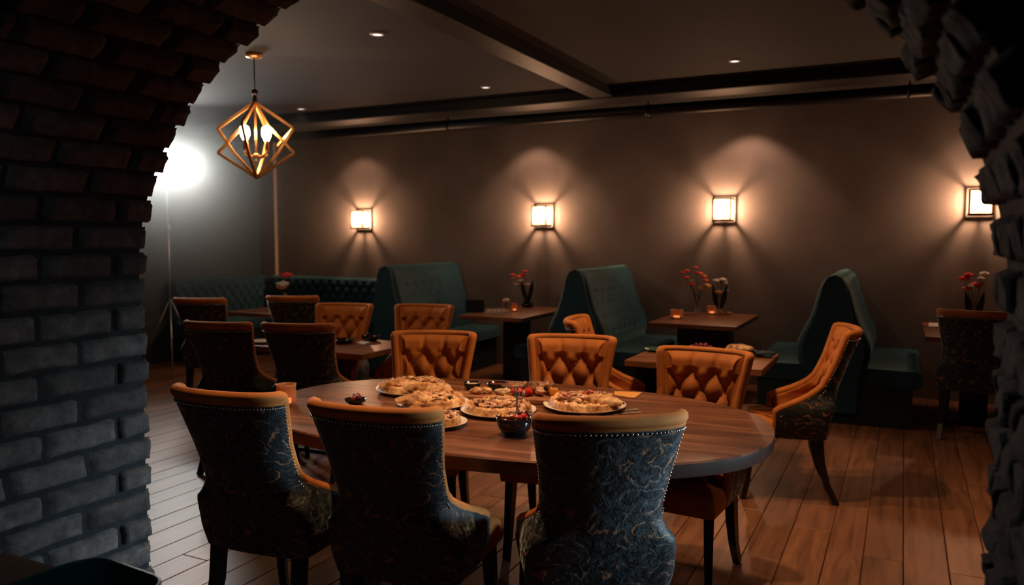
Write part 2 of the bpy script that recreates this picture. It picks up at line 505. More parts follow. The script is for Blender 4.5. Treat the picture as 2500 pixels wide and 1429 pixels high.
# dropped dark beams and the black pipe below the ceiling
struct(MB().box((-2.50, (AY1 + 6.85) / 2, CEIL - 0.045), (0.20, 6.85 - AY1, 0.09)).build('trim_3', BEAMM, bevel=0.005))
struct(MB().box(((LX + RX) / 2, 7.02, CEIL - 0.05), (RX - LX, 0.34, 0.10)).build('trim_4', BEAMM, bevel=0.012))
pb = MB().tube([(LX + 0.02, 7.62, 2.79), (RX - 0.02, 7.62, 2.79)], 0.055, 20)
pipe = pb.build('ceiling_pipe', BEAMM)
tag(pipe, 'long glossy black pipe running below the ceiling along the back wall', 'pipe')
for x in (-7, -4.6, -2.3, 0, 2.2):
    MB().tube([(x, 7.62, 2.84), (x, 7.62, CEIL)], 0.008, 8).tube([(x - 0.015, 7.62, 2.79), (x + 0.015, 7.62, 2.79)], 0.060, 16).build('pipe_bracket', BLACKM, pipe)

# the brick arch the picture looks through
AXC, AHW, ZSP, ABH = -0.879, 1.022, 1.44, 0.77
def arch_pt(t):
    """t in metres measured from the left floor up, over the vault and down: (x, z, nx, nz) with normal into the opening"""
    if t < ZSP: return (AXC - AHW, t, 1.0, 0.0)
    if t > ZSP + ALEN: return (AXC + AHW, ZSP - (t - ZSP - ALEN), -1.0, 0.0)
    u = (t - ZSP) / ALEN
    # arc-length table
    k = u * (len(ATAB) - 1); i = min(int(k), len(ATAB) - 2); a = ATAB[i] + (ATAB[i + 1] - ATAB[i]) * (k - i)
    x, z = AXC - AHW * math.cos(a), ZSP + (ABH - 0.035 * math.cos(a)) * math.sin(a)
    nx, nz = math.cos(a) / AHW, -math.sin(a) / ABH
    l = math.hypot(nx, nz)
    return (x, z, nx / l, nz / l)
_s = [0]; _M = 400
for i in range(_M):
    a0, a1 = PI * i / _M, PI * (i + 1) / _M
    _s.append(_s[-1] + math.hypot(AHW * (math.cos(a1) - math.cos(a0)), ABH * (math.sin(a1) - math.sin(a0))))
ALEN = _s[-1]
ATAB = []
j = 0
for i in range(201):
    tgt = ALEN * i / 200
    while j < _M - 1 and _s[j + 1] < tgt: j += 1
    f = (tgt - _s[j]) / max(1e-9, _s[j + 1] - _s[j])
    ATAB.append(PI * (j + min(1, max(0, f))) / _M)
def arch_bricks(t0, t1, course, mat, name, seed, relief, jit, blen=(0.2, 0.215), drop=0.0, back=0.03):
    rng = random.Random(seed)
    mb = MB()
    t = t0; row = 0
    while t < t1 - 0.02:
        ch = course * rng.uniform(0.97, 1.03)
        end = AY1 + rng.uniform(-0.012, 0.004)
        y = end
        first = True
        while y > AY0 - 0.02:
            l = rng.uniform(*blen)
            if first: l = l * (0.5 if row % 2 else 1.0)
            first = False
            ya = max(y - l, AY0 - 0.03)
            g = 0.006
            nu, nv = 14, 7
            rows = []
            pr = relief * rng.uniform(0.6, 1.3)
            ph = rng.uniform(0, 90)
            c1 = rng.uniform(0.8, 1.0)
            tilt = rng.uniform(-0.3, 0.3) * relief
            for j in range(nv + 1):
                v = j / nv
                r_ = []
                for i in range(nu + 1):
                    u = i / nu
                    uu = min(u, 1 - u) * 2 * (y - ya) / 2; vv = min(v, 1 - v) * 2 * ch / 2
                    yy = ya + g + (y - ya - 2 * g) * u
                    tt = t + g + (ch - 2 * g) * v
                    nz_ = noise.noise(Vector((yy * 14 + ph, tt * 18, ph)))
                    nz2 = noise.noise(Vector((yy * 45, tt * 45 + ph, ph)))
                    edge = min(1.0, (min(uu, vv) / 0.007)) ** 0.5
                    h = -back + (back + pr) * edge + (nz_ * jit + nz2 * jit * 0.45) * (0.3 + 0.7 * edge) + tilt * (u - 0.5)
                    yy += noise.noise(Vector((ph, tt * 25, yy * 4))) * jit * 0.9
                    tt += noise.noise(Vector((ph + 9, tt * 4, yy * 20))) * jit * 0.7
                    x, z, nx, nz0 = arch_pt(max(0.0, min(tt, 2 * ZSP + ALEN - 0.001)))
                    r_.append((x + nx * h, yy, z + nz0 * h))
                rows.append(r_)
            mb.grid(rows, smooth=True, flip=True)
            y = ya
        t += ch; row += 1
    return mb
TT = 2 * ZSP + ALEN
bl = arch_bricks(0, ZSP + ALEN * 0.62, 0.0755, BRICK, 'x', 3, 0.004, 0.0055, back=0.016)
br = arch_bricks(ZSP + ALEN * 0.62, TT, 0.078, STONE, 'x', 5, 0.006, 0.013, (0.10, 0.20), back=0.022)
# mortar core and the plain faces round the opening
def arch_core(ta, tb, off, y0, y1):
    """solid ring between the opening line (offset outwards) and an outer rectangle"""
    mb = MB()
    n = 60
    ins = []
    for i in range(n + 1):
        x, z, nx, nz_ = arch_pt(min(TT - 1e-4, ta + (tb - ta) * i / n))
        ins.append((x - nx * off, z - nz_ * off))
    outs = []
    for (x, z) in ins:
        # push out to the wall block edge
        if z < ZSP: outs.append((AXC - 1.32 if x < AXC else AXC + 1.32, z))
        else:
            dx, dz = x - AXC, z - ZSP
            s_ = min(1.32 / max(abs(dx), 1e-6), (CEIL + 0.05 - ZSP) / max(abs(dz), 1e-6))
            outs.append((AXC + dx * s_, ZSP + dz * s_))
    for y, fl in ((y0, False), (y1, True)):
        mb.grid([[(x, y, z) for x, z in ins], [(x, y, z) for x, z in outs]], smooth=False, flip=fl)
    mb.grid([[(x, y0, z) for x, z in ins], [(x, y1, z) for x, z in ins]], smooth=True, flip=True)
    mb.grid([[(x, y0, z) for x, z in outs], [(x, y1, z) for x, z in outs]], smooth=False)
    return mb
def join(mb, other):
    mb.add(other.v, other.f, False)
    mb.sm[-len(other.f):] = other.sm
    return mb
wl = struct(bl.build('wall_arch_left', BRICK))
wr = struct(br.build('wall_arch_right', STONE))
struct(arch_core(0, ZSP + ALEN * 0.62, 0.014, AY0, AY1 - 0.022).build('wall_arch_mortar_left', MORTAR))
struct(arch_core(ZSP + ALEN * 0.62, TT, 0.012, AY0, AY1 - 0.012).build('wall_arch_mortar_right', MORTAR))
fw = MB()
fw.box(((LX + AXC - 1.30) / 2, AY1 - 0.2, CEIL / 2), (AXC - 1.30 - LX + 0.3, 0.4, CEIL + 0.1))
fw.box(((RX + AXC + 1.30) / 2, AY1 - 0.2, CEIL / 2), (RX + 0.3 - AXC - 1.30, 0.4, CEIL + 0.1))
struct(fw.build('wall_front', MORTAR))
# the corner behind the far left: a dark doorway
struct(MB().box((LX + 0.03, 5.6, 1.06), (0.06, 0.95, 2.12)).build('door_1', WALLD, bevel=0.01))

# ------------------------------------------------------------------ the dining chair
CH = 1.02
WT = [(0.38, 0.232), (0.45, 0.250), (0.53, 0.252), (0.57, 0.243), (0.61, 0.224), (0.65, 0.207), (0.70, 0.203), (0.80, 0.211), (0.90, 0.226), (1.02, 0.245)]
YT = [(0.38, -0.24), (0.5, -0.262), (0.65, -0.300), (0.8, -0.350), (1.02, -0.432)]
ET = [(0.38, 0.06), (0.535, 0.06), (0.55, 0.045), (0.57, 0.0), (0.60, -0.07), (0.63, -0.125), (0.66, -0.168), (0.69, -0.198), (0.74, -0.226), (0.82, -0.262), (1.02, -0.328)]
def plan(z, t):
    """outer shell of the chair at height z; t in -1..1 from one front edge round the back to the other"""
    a = abs(t); w, yb, e = lerp(WT, z), lerp(YT, z), lerp(ET, z)
    dpt = e - yb
    k = min(1.0, max(0.0, (dpt - 0.07) / 0.2))     # 0: shallow arc, 1: U shape
    xs = math.sin(a * PI / 2) * (1 - k) + k * (min(1.0, a * 2.1) if a < 0.38 else min(1.0, 0.798 + (1 - 0.798) * math.sin((a - 0.38) / 0.25 * PI / 2) if a < 0.63 else 1.0))
    ys = (1 - math.cos(a * PI / 2)) * (1 - k) + k * (0.0 + 0.05 * (a / 0.38) ** 2 if a < 0.38 else (0.05 + 0.17 * (1 - math.cos((a - 0.38) / 0.25 * PI / 2)) if a < 0.63 else 0.22 + 0.78 * (a - 0.63) / 0.37))
    return Vector((math.copysign(w * xs, t), yb + dpt * ys, z))
def plan_in(z, t, th):
    e = 1e-3
    a = plan(z, max(-1, t - e)); b = plan(z, min(1, t + e))
    d = (b - a).normalized()
    n = Vector((-d.y, d.x, 0))      # inward (towards +y for the back)
    return plan(z, t) + n * th
def diamond(u, v):
    return abs(math.sin(PI * (u + v) / 2) * math.sin(PI * (u - v) / 2))
def make_chair():
    root = empty('dining_chair', (0, 0, 0))
    NC = 44
    ts = [-1 + 2 * i / NC for i in range(NC + 1)]
    zs = [0.38 + (0.972 - 0.38) * i / 30 for i in range(31)]
    # floral outer shell, pulled in a little at the amber border
    fl = MB()
    rows = []
    for z in zs:
        rows.append([plan(z, t * (0.955 if z > 0.62 else 0.955 + 0.045 * min(1, (0.62 - z) / 0.05))) for t in ts])
    fl.grid(rows, flip=False)
    lo = rows[0]
    fl.add([tuple(p) for p in lo], [tuple(range(len(lo)))[::-1]])
    fl.build('outer_back', FLORAL, root)
    # amber border: sides and top of the outer face, a strip just beside the floral cloth
    bd = MB()
    for sgn in (-1, 1):
        rr = []
        for z in [q for q in zs if q > 0.60] + [0.985, 1.0]:
            rr.append([plan(z, sgn * t) for t in (0.955, 0.978, 1.0)])
        bd.grid(rr, flip=(sgn < 0))
    bd.grid([[plan(z, t * 0.955) for t in ts] for z in (0.972, 0.985, 1.0)])
    # inner amber face with diamond tufting
    zi = [0.44 + (1.0 - 0.44) * i / 46 for i in range(47)]
    NI = 60
    rows = []
    for z in zi:
        r_ = []
        for i in range(NI + 1):
            t = -1 + 2 * i / NI
            base = plan_in(z, t, 0.0)
            x = base.x
            m = max(0.0, min(1.0, (0.97 - z) / 0.06)) * max(0.0, min(1.0, (z - 0.46) / 0.05)) * max(0.0, min(1.0, (0.80 - abs(t)) / 0.15)) if z > 0.6 else 0.0
            u = x / 0.066; v = (z - 0.915) / 0.082
            tuft = diamond(u + 1, v) ** 0.55
            th = 0.045 + (0.038 * tuft - 0.012) * m + 0.018 * math.cos(min(1, abs(t)) * PI / 2)
            # folds running up from the top buttons
            if z > 0.915:
                fx = min(abs(abs(x) - 0.066), 0.02) / 0.02
                th = 0.045 + (0.026 * fx ** 0.5) * max(0, min(1, (1.0 - z) / 0.03)) + 0.012
            edge = min(1.0, (1 - abs(t)) / 0.06)
            th = th * (0.35 + 0.65 * edge ** 0.5)
            r_.append(plan_in(z, t, th))
        rows.append(r_)
    inner = MB().grid(rows, flip=True)
    inner.build('inner_back', AMBER, root)
    # rolled edge all round the opening
    path = []
    for z in [0.39 + 0.01 * i for i in range(0, 61)]:
        if z < 0.53 and path and z - path[-1][1] < 0.04: continue
        path.append((1, z))
    zl = sorted(set([p[1] for p in path] + [0.537, 0.542, 0.546, 0.55, 0.555, 0.995]))
    half = [plan_in(z, 1.0, 0.018) for z in zl]
    topc = [plan_in(1.0, 1 - 0.1 * i, 0.018) + Vector((0, 0, 0.0)) for i in range(1, 11)]
    right = half + topc
    left = [Vector((-p.x, p.y, p.z)) for p in right[:-1]][::-1]
    full = right + left
    n_ = len(full)
    rad = []
    for i, p in enumerate(full):
        k = abs(i - (n_ - 1) / 2) / ((n_ - 1) / 2)
        rad.append(0.021 if p.z > 0.98 else (0.021 if p.z > 0.535 else 0.017))
    bd.tube(full, rad, 10)
    bd.build('edge_roll', AMBER, root)
    # nail heads along the border
    nb = MB()
    def sideline():
        out = []
        z = 0.962
        while z > 0.68:
            out.append(plan(z, 0.945)); z -= 0.0135
        # follow the swoop
        q = [plan(zz, 0.975) - Vector((0, 0, 0.034)) for zz in [0.71 - 0.004 * i for i in range(42)]]
        last = out[-1]; acc = 0
        for a, b in zip(q, q[1:]):
            acc += (b - a).length
            if b.z < last.z and acc > 0.0135:
                out.append(plan(b.z, 0.0) * 0 + b); acc = 0
        return out
    sl = sideline()
    pts = [p for p in sl] + [Vector((-p.x, p.y, p.z)) for p in sl]
    k = -0.93
    while k <= 0.93:
        pts.append(plan(0.963, k)); k += 0.0405
    for p in pts:
        o = Vector((p.x * 0.9, p.y + 0.25, 0)); 
        d = Vector((p.x * 0.55, -0.25 if p.y < -0.2 else -0.02, 0)).normalized()
        nb.ball(p + d * 0.002, 0.0037, 7, 5)
    nb.build('nailhead_trim', CHROME, root, 'row of small silver nailheads')
    # buttons
    for r, row in enumerate(((-1, 1), (-2, 0, 2), (-1, 1), (-2, 0, 2))):
        z = 0.915 - 0.082 * r
        for q in row:
            x = q * 0.066
            w = lerp(WT, z); t = math.asin(max(-1, min(1, x / w))) * 2 / PI
            p = plan_in(z, t, 0.040)
            MB().ball(p, 0.008, 8, 5).build('tuft_button', AMBER, root)
    # seat cushion
    st = MB()
    rows = []
    def seatpt(u, v, z, sh=0.0):
        w = 0.232 - 0.075 * (1 - min(1, v / 0.3)) ** 1.5 - sh
        return (u * w, -0.185 + 0.435 * v + (-sh if v > 0.5 else sh), z)
    ns = 14
    def ring(sh, z):
        out = []
        for i in range(ns): out.append(seatpt(-1 + 2 * i / ns, 0, z, sh))
        for i in range(ns): out.append(seatpt(1, i / ns, z, sh))
        for i in range(ns): out.append(seatpt(1 - 2 * i / ns, 1, z, sh))
        for i in range(ns): out.append(seatpt(-1, 1 - i / ns, z, sh))
        return out
    prof = [(0.02, 0.375), (0.0, 0.382), (-0.004, 0.41), (0.0, 0.45), (0.012, 0.472), (0.04, 0.484), (0.10, 0.492), (0.17, 0.495)]
    rows = [ring(a, z) for a, z in prof]
    st.grid(rows, closeu=True)
    st.add(rows[-1], [tuple(range(len(rows[-1])))], True)
    st.add(rows[0], [tuple(range(len(rows[0])))[::-1]])
    st.build('seat', AMBER, root)
    for sx in (-1, 1):
        l = MB()
        p = [(sx * 0.195, 0.19, 0.39), (sx * 0.20, 0.205, 0.22), (sx * 0.205, 0.215, 0.10), (sx * 0.208, 0.235, 0.0)]
        l.tube(p, [0.031, 0.027, 0.023, 0.021], 4, smooth=False)
        l.build('leg', BLACKW, root)
        l = MB()
        p = [(sx * 0.185, -0.185, 0.39), (sx * 0.187, -0.20, 0.24), (sx * 0.19, -0.235, 0.11), (sx * 0.193, -0.29, 0.0)]
        l.tube(p, [0.033, 0.031, 0.026, 0.022], 4, smooth=False)
        l.build('leg', BLACKW, root)
    return root
chair0 = make_chair()
chair_used = False
def put_chair(a, b, label, group, scale=1.0):
    """a, b: world xy of the left and right top corners of the back as the chair's sitter has them reversed from behind"""
    global chair_used
    ax, ay = a; bx, by = b
    mx, my = (ax + bx) / 2, (ay + by) / 2
    dx, dy = bx - ax, by - ay
    rz = math.atan2(dy, dx)      # local +x along a->b, facing local +y
    o = chair0 if not chair_used else copy_tree(chair0)
    chair_used = True
    off = Vector((0, 0.36 * scale, 0)); off.rotate(Matrix.Rotation(rz, 3, 'Z'))
    o.location = (mx + off.x, my + off.y, 0)
    o.rotation_euler = (0, 0, rz)
    o.scale = (scale,) * 3
    tag(o, label, 'chair', group)
    return o
G1 = 'chairs round the big oval table'; G2 = 'chairs at the small tables'
put_chair((-2.33, 1.955), (-1.91, 1.995), 'amber chair seen from behind, leftmost of the three nearest chairs, beside the brick pillar', G1)
put_chair((-1.745, 1.975), (-1.275, 2.035), 'amber chair with dark floral back and nailheads, middle of the three nearest chairs', G1)
put_chair((-0.995, 2.085), (-0.545, 2.365), 'nearest chair at the right, its dark floral velvet back catching pale blue light', G1)
put_chair((-2.12, 3.80), (-2.56, 3.64), 'tufted amber chair behind the oval table, facing out behind the left pizza', G1)
put_chair((-1.352, 3.955), (-1.815, 3.86), 'tufted amber chair behind the oval table, behind the meat board', G1)
put_chair((-0.605, 3.80), (-1.09, 3.84), 'tufted amber chair pushed up to the right end of the oval table', G1, 0.985)
put_chair((-0.225, 4.79), (-0.325, 5.24), 'amber chair seen from the side, right of the small table, facing left', G2)
put_chair((-4.07, 3.50), (-3.635, 3.59), 'chair with its floral back to the viewer at the left table, left of two', G2)
put_chair((-3.55, 3.64), (-3.125, 3.77), 'chair with its floral back to the viewer at the left table, right of two', G2)
put_chair((-5.66, 4.78), (-5.27, 4.92), 'far chair turned to the banquette at the left, just right of the studio lamp', G2)
put_chair((-5.13, 5.30), (-4.69, 5.50), 'far chair with its back turned, below the single flower on the banquette table', G2)
put_chair((-3.74, 5.02), (-4.16, 4.91), 'bright amber tufted chair facing out behind the left table, left of two', G2)
put_chair((-3.12, 5.22), (-3.55, 5.12), 'bright amber tufted chair facing out behind the left table, right of two', G2)
put_chair((-1.97, 5.02), (-1.88, 4.56), 'amber tufted chair turned towards the small middle table, in front of the middle booth', G2)
put_chair((0.325, 6.66), (0.605, 6.62), 'chair with its floral back to the viewer at the far right booth table', G2, 0.99)

# ------------------------------------------------------------------ tables
TZ = 0.785
def slab_from_outline(pts, z0, z1, ch=0.006):
    mb = MB(); n = len(pts)
    cx = sum(p[0] for p in pts) / n; cy = sum(p[1] for p in pts) / n
    def ins(k):
        out = []
        for x, y in pts:
            d = math.hypot(x - cx, y - cy); out.append((cx + (x - cx) * (d - k) / d, cy + (y - cy) * (d - k) / d))
        return out
    A, B = ins(ch), pts
    top = [(x, y, z1) for x, y in A]
    rows = [[(x, y, z0) for x, y in A], [(x, y, z0 + ch) for x, y in B], [(x, y, z1 - ch) for x, y in B], top]
    return mb, rows
def oval(a, b, p=2.35, n=96):
    out = []
    for i in range(n):
        t = 2 * PI * i / n; c, s = math.cos(t), math.sin(t)
        out.append((a * math.copysign(abs(c) ** (2 / p), c), b * math.copysign(abs(s) ** (2 / p), s)))
    return out
big = empty('oval_dining_table', (-1.555, 3.02, 0), R(5))
tag(big, 'big oval walnut dining table on a black frame, laid with pizzas', 'table')
mb, rows = slab_from_outline(oval(1.135, 0.70), TZ - 0.055, TZ)
m1 = MB(); m1.grid(rows[2:], closeu=True, smooth=False); m1.add(rows[3], [tuple(range(96))])
m1.build('tabletop', TABLEW, big)
m2 = MB(); m2.grid(rows[:3], closeu=True, smooth=True); m2.add(rows[0], [tuple(range(96))[::-1]])
m2.build('edge_band', EDGEW, big, 'dark edge of the tabletop')
MB().box((0, 0, 0.675), (1.35, 0.10, 0.11)).box((0, 0.27, 0.695), (1.25, 0.04, 0.07)).box((0, -0.27, 0.695), (1.25, 0.04, 0.07)).build('apron', BLACKM, big, bevel=0.003)
for sx in (-1, 1):
    for sy in (-1, 1):
        MB().box((sx * 0.60, sy * 0.27, 0.365), (0.07, 0.07, 0.73)).build('leg', BLACKM, big, bevel=0.003)
    MB().box((sx * 0.60, 0, 0.03), (0.07, 0.50, 0.06)).build('foot_rail', BLACKM, big, bevel=0.003)

def small_table(x0, x1, y0, y1, z, label, ped=(0.16, 0.16), wall=False):
    cx, cy = (x0 + x1) / 2, (y0 + y1) / 2
    t = empty('small_table', (cx, cy, 0))
    tag(t, label, 'table', 'square wooden tables')
    MB().box((0, 0, z - 0.02), (x1 - x0, y1 - y0, 0.04)).build('tabletop', SMALLW, t, bevel=0.004)
    MB().box((0, 0, (z - 0.06) / 2 + 0.02), (ped[0], ped[1], z - 0.08)).build('pedestal', BLACKM, t, bevel=0.003)
    MB().box((0, 0, 0.012), (0.46, 0.46, 0.024)).build('base_plate', BLACKM, t, bevel=0.004)
    MB().box((0, 0, z - 0.05), (0.4, 0.4, 0.02)).build('top_plate', BLACKM, t)
    return t
tA = small_table(-3.99, -3.28, 6.78, 8.02, 0.76, 'booth table with a menu stand and beer glass, between the left and middle booths', (0.22, 0.22))
tB = small_table(-2.09, -1.29, 6.98, 8.15, 0.76, 'booth table carrying two flower vases and candles, between middle and right booths', (0.5, 0.2))
tC = small_table(0.17, 0.95, 6.98, 8.15, 0.76, 'booth table at the far right with a red flower vase', (0.2, 0.2))
tD = small_table(-1.58, -0.73, 4.78, 5.48, 0.76, 'small table with grapes and a black pan, behind the oval table', (0.12, 0.12))
tE = small_table(-4.30, -3.23, 4.22, 4.88, 0.76, 'table with black dishes between four chairs, below the geometric chandelier', (0.12, 0.12))
tF = small_table(-6.36, -5.05, 6.02, 6.72, 0.76, 'far left table in front of the tufted banquette', (0.14, 0.14))

# ------------------------------------------------------------------ booths and banquette
def booth(xc, label):
    t = empty('booth_seat', (xc, 0, 0))
    tag(t, label, 'booth', 'green velvet booths')
    Y0, Y1 = 6.92, WY - 0.03
    # end panel / core of the double back: profile of half widths
    HW = [(0.10, 0.22), (0.36, 0.23), (0.47, 0.25), (0.56, 0.272), (0.64, 0.275), (0.70, 0.258), (0.77, 0.225), (0.85, 0.185), (0.95, 0.150), (1.10, 0.112), (1.17, 0.088), (1.205, 0.066), (1.225, 0.040), (1.235, 0.0)]
    def hw(z): return lerp(HW, z)
    core = MB()
    zs = [0.10, 0.36] + [0.40 + 0.04 * i for i in range(20)] + [1.19, 1.205, 1.22, 1.23]
    prof = [(max(0.001, hw(z) * (0.86 if z < 1.1 else 0.9)), z) for z in zs if z <= 1.225]
    loop = [(-w, z) for w, z in prof] + [(w, z) for w, z in prof[::-1]]
    core.grid([[(x, Y0, z) for x, z in loop], [(x, Y1, z) for x, z in loop]], closeu=True, smooth=True)
    core.add([(x, Y0, z) for x, z in loop], [tuple(range(len(loop)))])
    core.build('back_core', TEAL, t)
    for sx in (-1, 1):
        b = MB(); rows = []
        for i in range(60):
            z = 0.47 + (1.235 - 0.47) * i / 59
            r_ = []
            for k in range(71):
                y = Y0 + 0.012 + (Y1 - Y0 - 0.012) * k / 70
                e = min(1, (y - Y0) / 0.05, (Y1 - y) / 0.03) if True else 1
                rnd = (max(0.0, min(1.0, e))) ** 0.5
                m = max(0, min(1, (1.10 - z) / 0.05)) * max(0, min(1, (z - 0.60) / 0.06)) * max(0, min(1, (y - Y0 - 0.10) / 0.06)) * max(0, min(1, (Y1 - y - 0.08) / 0.06))
                u = (y - Y0 - 0.2) / 0.085; v = (z - 1.02) / 0.125
                d = min(math.hypot((u - round((u - (round(v) % 2)) / 2) * 2 - (round(v) % 2)) * 0.085, (v - round(v)) * 0.125), 0.05) / 0.05
                dep = 0.028 * (1 - (1 - d) ** 2) - 0.020 if m > 0 else 0.004
                w = hw(z) * (0.55 + 0.45 * rnd) + dep * m + 0.012 * rnd * (1 if z < 1.15 else (1.235 - z) / 0.085)
                r_.append((sx * max(0.002, w), y, z))
            rows.append(r_)
        b.grid(rows, flip=(sx > 0))
        b.build('backrest', TEAL, t)
        s_ = MB()
        a0, a1 = 0.17, 0.66
        pr = [(a0, 0.34), (a1 - 0.02, 0.34), (a1, 0.355), (a1 + 0.005, 0.42), (a1 - 0.005, 0.455), (a1 - 0.035, 0.472), (a0, 0.478)]
        lp = [(sx * x, z) for x, z in pr]
        if sx > 0: lp = lp[::-1]
        s_.grid([[(x, Y0 + 0.03, z) for x, z in lp], [(x, Y1, z) for x, z in lp]], closeu=True, smooth=False)
        s_.add([(x, Y0 + 0.03, z) for x, z in lp], [tuple(range(len(lp)))])
        s_.build('seat_cushion', TEAL, t)
    MB().box((0, (Y0 + Y1) / 2 + 0.02, 0.172), (1.20, Y1 - Y0 - 0.04, 0.336)).build('plinth', TEALDK, t, bevel=0.004)
    return t
booth(-4.99, 'green velvet booth back at the left, its buttoned face turned to the right')
booth(-2.79, 'green velvet booth between the two middle booth tables')
booth(-0.50, 'green velvet booth seen almost end on at the right')
def banquette(name, L0, label, M, LS=None):
    """run along local x from 0 to L0, back at y=0, facing -y"""
    LS = LS or L0
    t = empty(name, (0, 0, 0)); t.matrix_world = M
    tag(t, label, 'banquette', 'buttoned banquettes')
    b = MB(); rows = []
    nz = 46; nx = int(L0 * 60)
    for i in range(nz + 1):
        z = 0.44 + 0.57 * i / nz
        r_ = []
        for k in range(nx + 1):
            x = L0 * k / nx
            u = x / 0.072; v = (z - 0.92) / 0.092
            m = max(0, min(1, (0.975 - z) / 0.03)) * max(0, min(1, (z - 0.5) / 0.05))
            tuft = diamond(u + 1, v) ** 0.5
            th = 0.12 + (0.045 * tuft - 0.02) * m + (0.0 if z < 0.97 else -0.10 * ((z - 0.97) / 0.04) ** 2)
            e = min(1, x / 0.03, (L0 - x) / 0.03) ** 0.5 if 0 < x < L0 else 0.0
            r_.append((x, -th * (0.6 + 0.4 * e), z))
        rows.append(r_)
    b.grid(rows)
    b.build('backrest', TEAL, t)
    MB().box((L0 / 2, -0.045, 0.60), (L0, 0.08, 0.78)).build('back_panel', TEAL, t)
    s_ = MB()
    pr = [(-0.10, 0.34), (-0.60, 0.34), (-0.62, 0.36), (-0.625, 0.42), (-0.61, 0.46), (-0.57, 0.475), (-0.10, 0.478)]
    s_.grid([[(0, y, z) for y, z in pr], [(LS, y, z) for y, z in pr]], closeu=True, smooth=False, flip=True)
    s_.add([(0, y, z) for y, z in pr], [tuple(range(7))]); s_.add([(LS, y, z) for y, z in pr], [tuple(range(7))[::-1]])
    s_.build('seat_cushion', TEAL, t)
    MB().box((LS / 2, -0.30, 0.17), (LS - 0.02, 0.58, 0.335)).build('plinth', TEALDK, t)
    return t
banquette('banquette', 2.24, 'long buttoned green banquette against the back wall, left of the booths', Matrix.Translation((LX + 0.20, WY - 0.02, 0)))
# the side run stands on the left wall and stops short of the back one
banquette('banquette', 1.62, 'short buttoned green banquette against the dark left wall, lit by the studio lamp', Matrix.Translation((LX + 0.02, 6.74, 0)) @ Matrix.Rotation(PI / 2, 4, 'Z'), 1.0)

# ------------------------------------------------------------------ wall lanterns
def make_sconce():
    t = empty('wall_lantern', (0, 0, 0))
    W, D, H_ = 0.178, 0.14, 0.225; b_ = 0.013
    f = MB()
    xs, ys, zs = (-W / 2, W / 2), (-0.025, -0.025 - D), (-H_ / 2, H_ / 2)
    for x in xs:
        for y in ys: f.bar((x, y, zs[0]), (x, y, zs[1]), b_)
    for z in zs:
        w = b_ if z > 0 else b_ * 1.5
        for y in ys: f.bar((xs[0] - b_ / 2, y, z), (xs[1] + b_ / 2, y, z), w)
        for x in xs: f.bar((x, ys[0], z), (x, ys[1], z), w)
    f.bar((0, ys[0], zs[0]), (0, ys[1], zs[0]), b_)
    f.build('cage', BRONZE, t)
    MB().box((0, -0.008, -0.02), (0.09, 0.016, 0.16)).build('wall_plate', BRONZE, t, bevel=0.003)
    MB().bar((0, -0.016, -H_ / 2 + 0.004), (0, -0.10, -H_ / 2 + 0.004), 0.018).build('arm', BRONZE, t)
    g = MB()
    for x in xs: g.add([(x * 0.985, ys[0], zs[0]), (x * 0.985, ys[1], zs[0]), (x * 0.985, ys[1], zs[1]), (x * 0.985, ys[0], zs[1])], [(0, 1, 2, 3)])
    g.add([(xs[0], ys[1] + 0.001, zs[0]), (xs[1], ys[1] + 0.001, zs[0]), (xs[1], ys[1] + 0.001, zs[1]), (xs[0], ys[1] + 0.001, zs[1])], [(0, 1, 2, 3)])
    g.build('glass_pane', PANE, t)
    MB().lathe([(0.016, 0), (0.018, 0.008), (0.018, 0.045), (0.013, 0.05)], 16, (0, -0.10, -H_ / 2 + 0.012)).build('socket', BLACKM, t)
    MB().lathe([(0.012, 0), (0.016, 0.02), (0.027, 0.045), (0.031, 0.065), (0.027, 0.085), (0.014, 0.10), (0, 0.104)], 16, (0, -0.10, -H_ / 2 + 0.06)).build('bulb', BULB, t)
    return t
s0 = make_sconce()
SC = [(-6.358, 1.768, 'lit wall lantern, leftmost of four, above the buttoned banquette'),
      (-3.764, 1.786, 'lit wall lantern above the booth table with the beer glass'),
      (-1.693, 1.827, 'lit wall lantern above the table with two flower vases'),
      (0.609, 1.860, 'lit wall lantern at the far right, half hidden by the stone pillar')]
for i, (x, z, lb) in enumerate(SC):
    o = s0 if i == 0 else copy_tree(s0)
    o.location = (x, WY, z)
    tag(o, lb, 'wall lamp', 'cage lanterns on the back wall')

# ------------------------------------------------------------------ ceiling lights
def downlight():
    t = empty('ceiling_downlight', (0, 0, 0))
    MB().lathe([(0.050, 0.0), (0.050, -0.006), (0.036, -0.010), (0.034, 0.0)], 24, caps=False).build('trim_ring', WHITEC, t)
    MB().lathe([(0.0, -0.004), (0.035, -0.004)], 24, caps=False).build('lens', LENSM, t)
    return t
d0 = downlight()
dl = {9: 'ceiling downlight over the three nearest chairs, above the picture', 4: 'ceiling downlight above the small table with grapes, above the picture', 5: 'ceiling downlight above the right half of the oval table, above the picture', 6: 'ceiling downlight above the left half of the oval table, above the picture', 7: 'ceiling downlight above the floor at the right, above the picture', 8: 'ceiling downlight nearest the stone pillar, above the picture',
      0: 'round white ceiling downlight nearest the chandelier, largest of four in view', 1: 'small ceiling downlight left of the dark ceiling beam corner',
      2: 'round ceiling downlight at the right, above the vase table', 3: 'small ceiling downlight just right of the chandelier cage'}
for i, (x, y, p) in enumerate(DOWN):
    o = d0 if i == 0 else copy_tree(d0)
    o.location = (x, y, CEIL - 0.001)
    tag(o, dl.get(i, 'white ceiling downlight above the dining tables, out of the picture'), 'ceiling light', 'ceiling downlights')

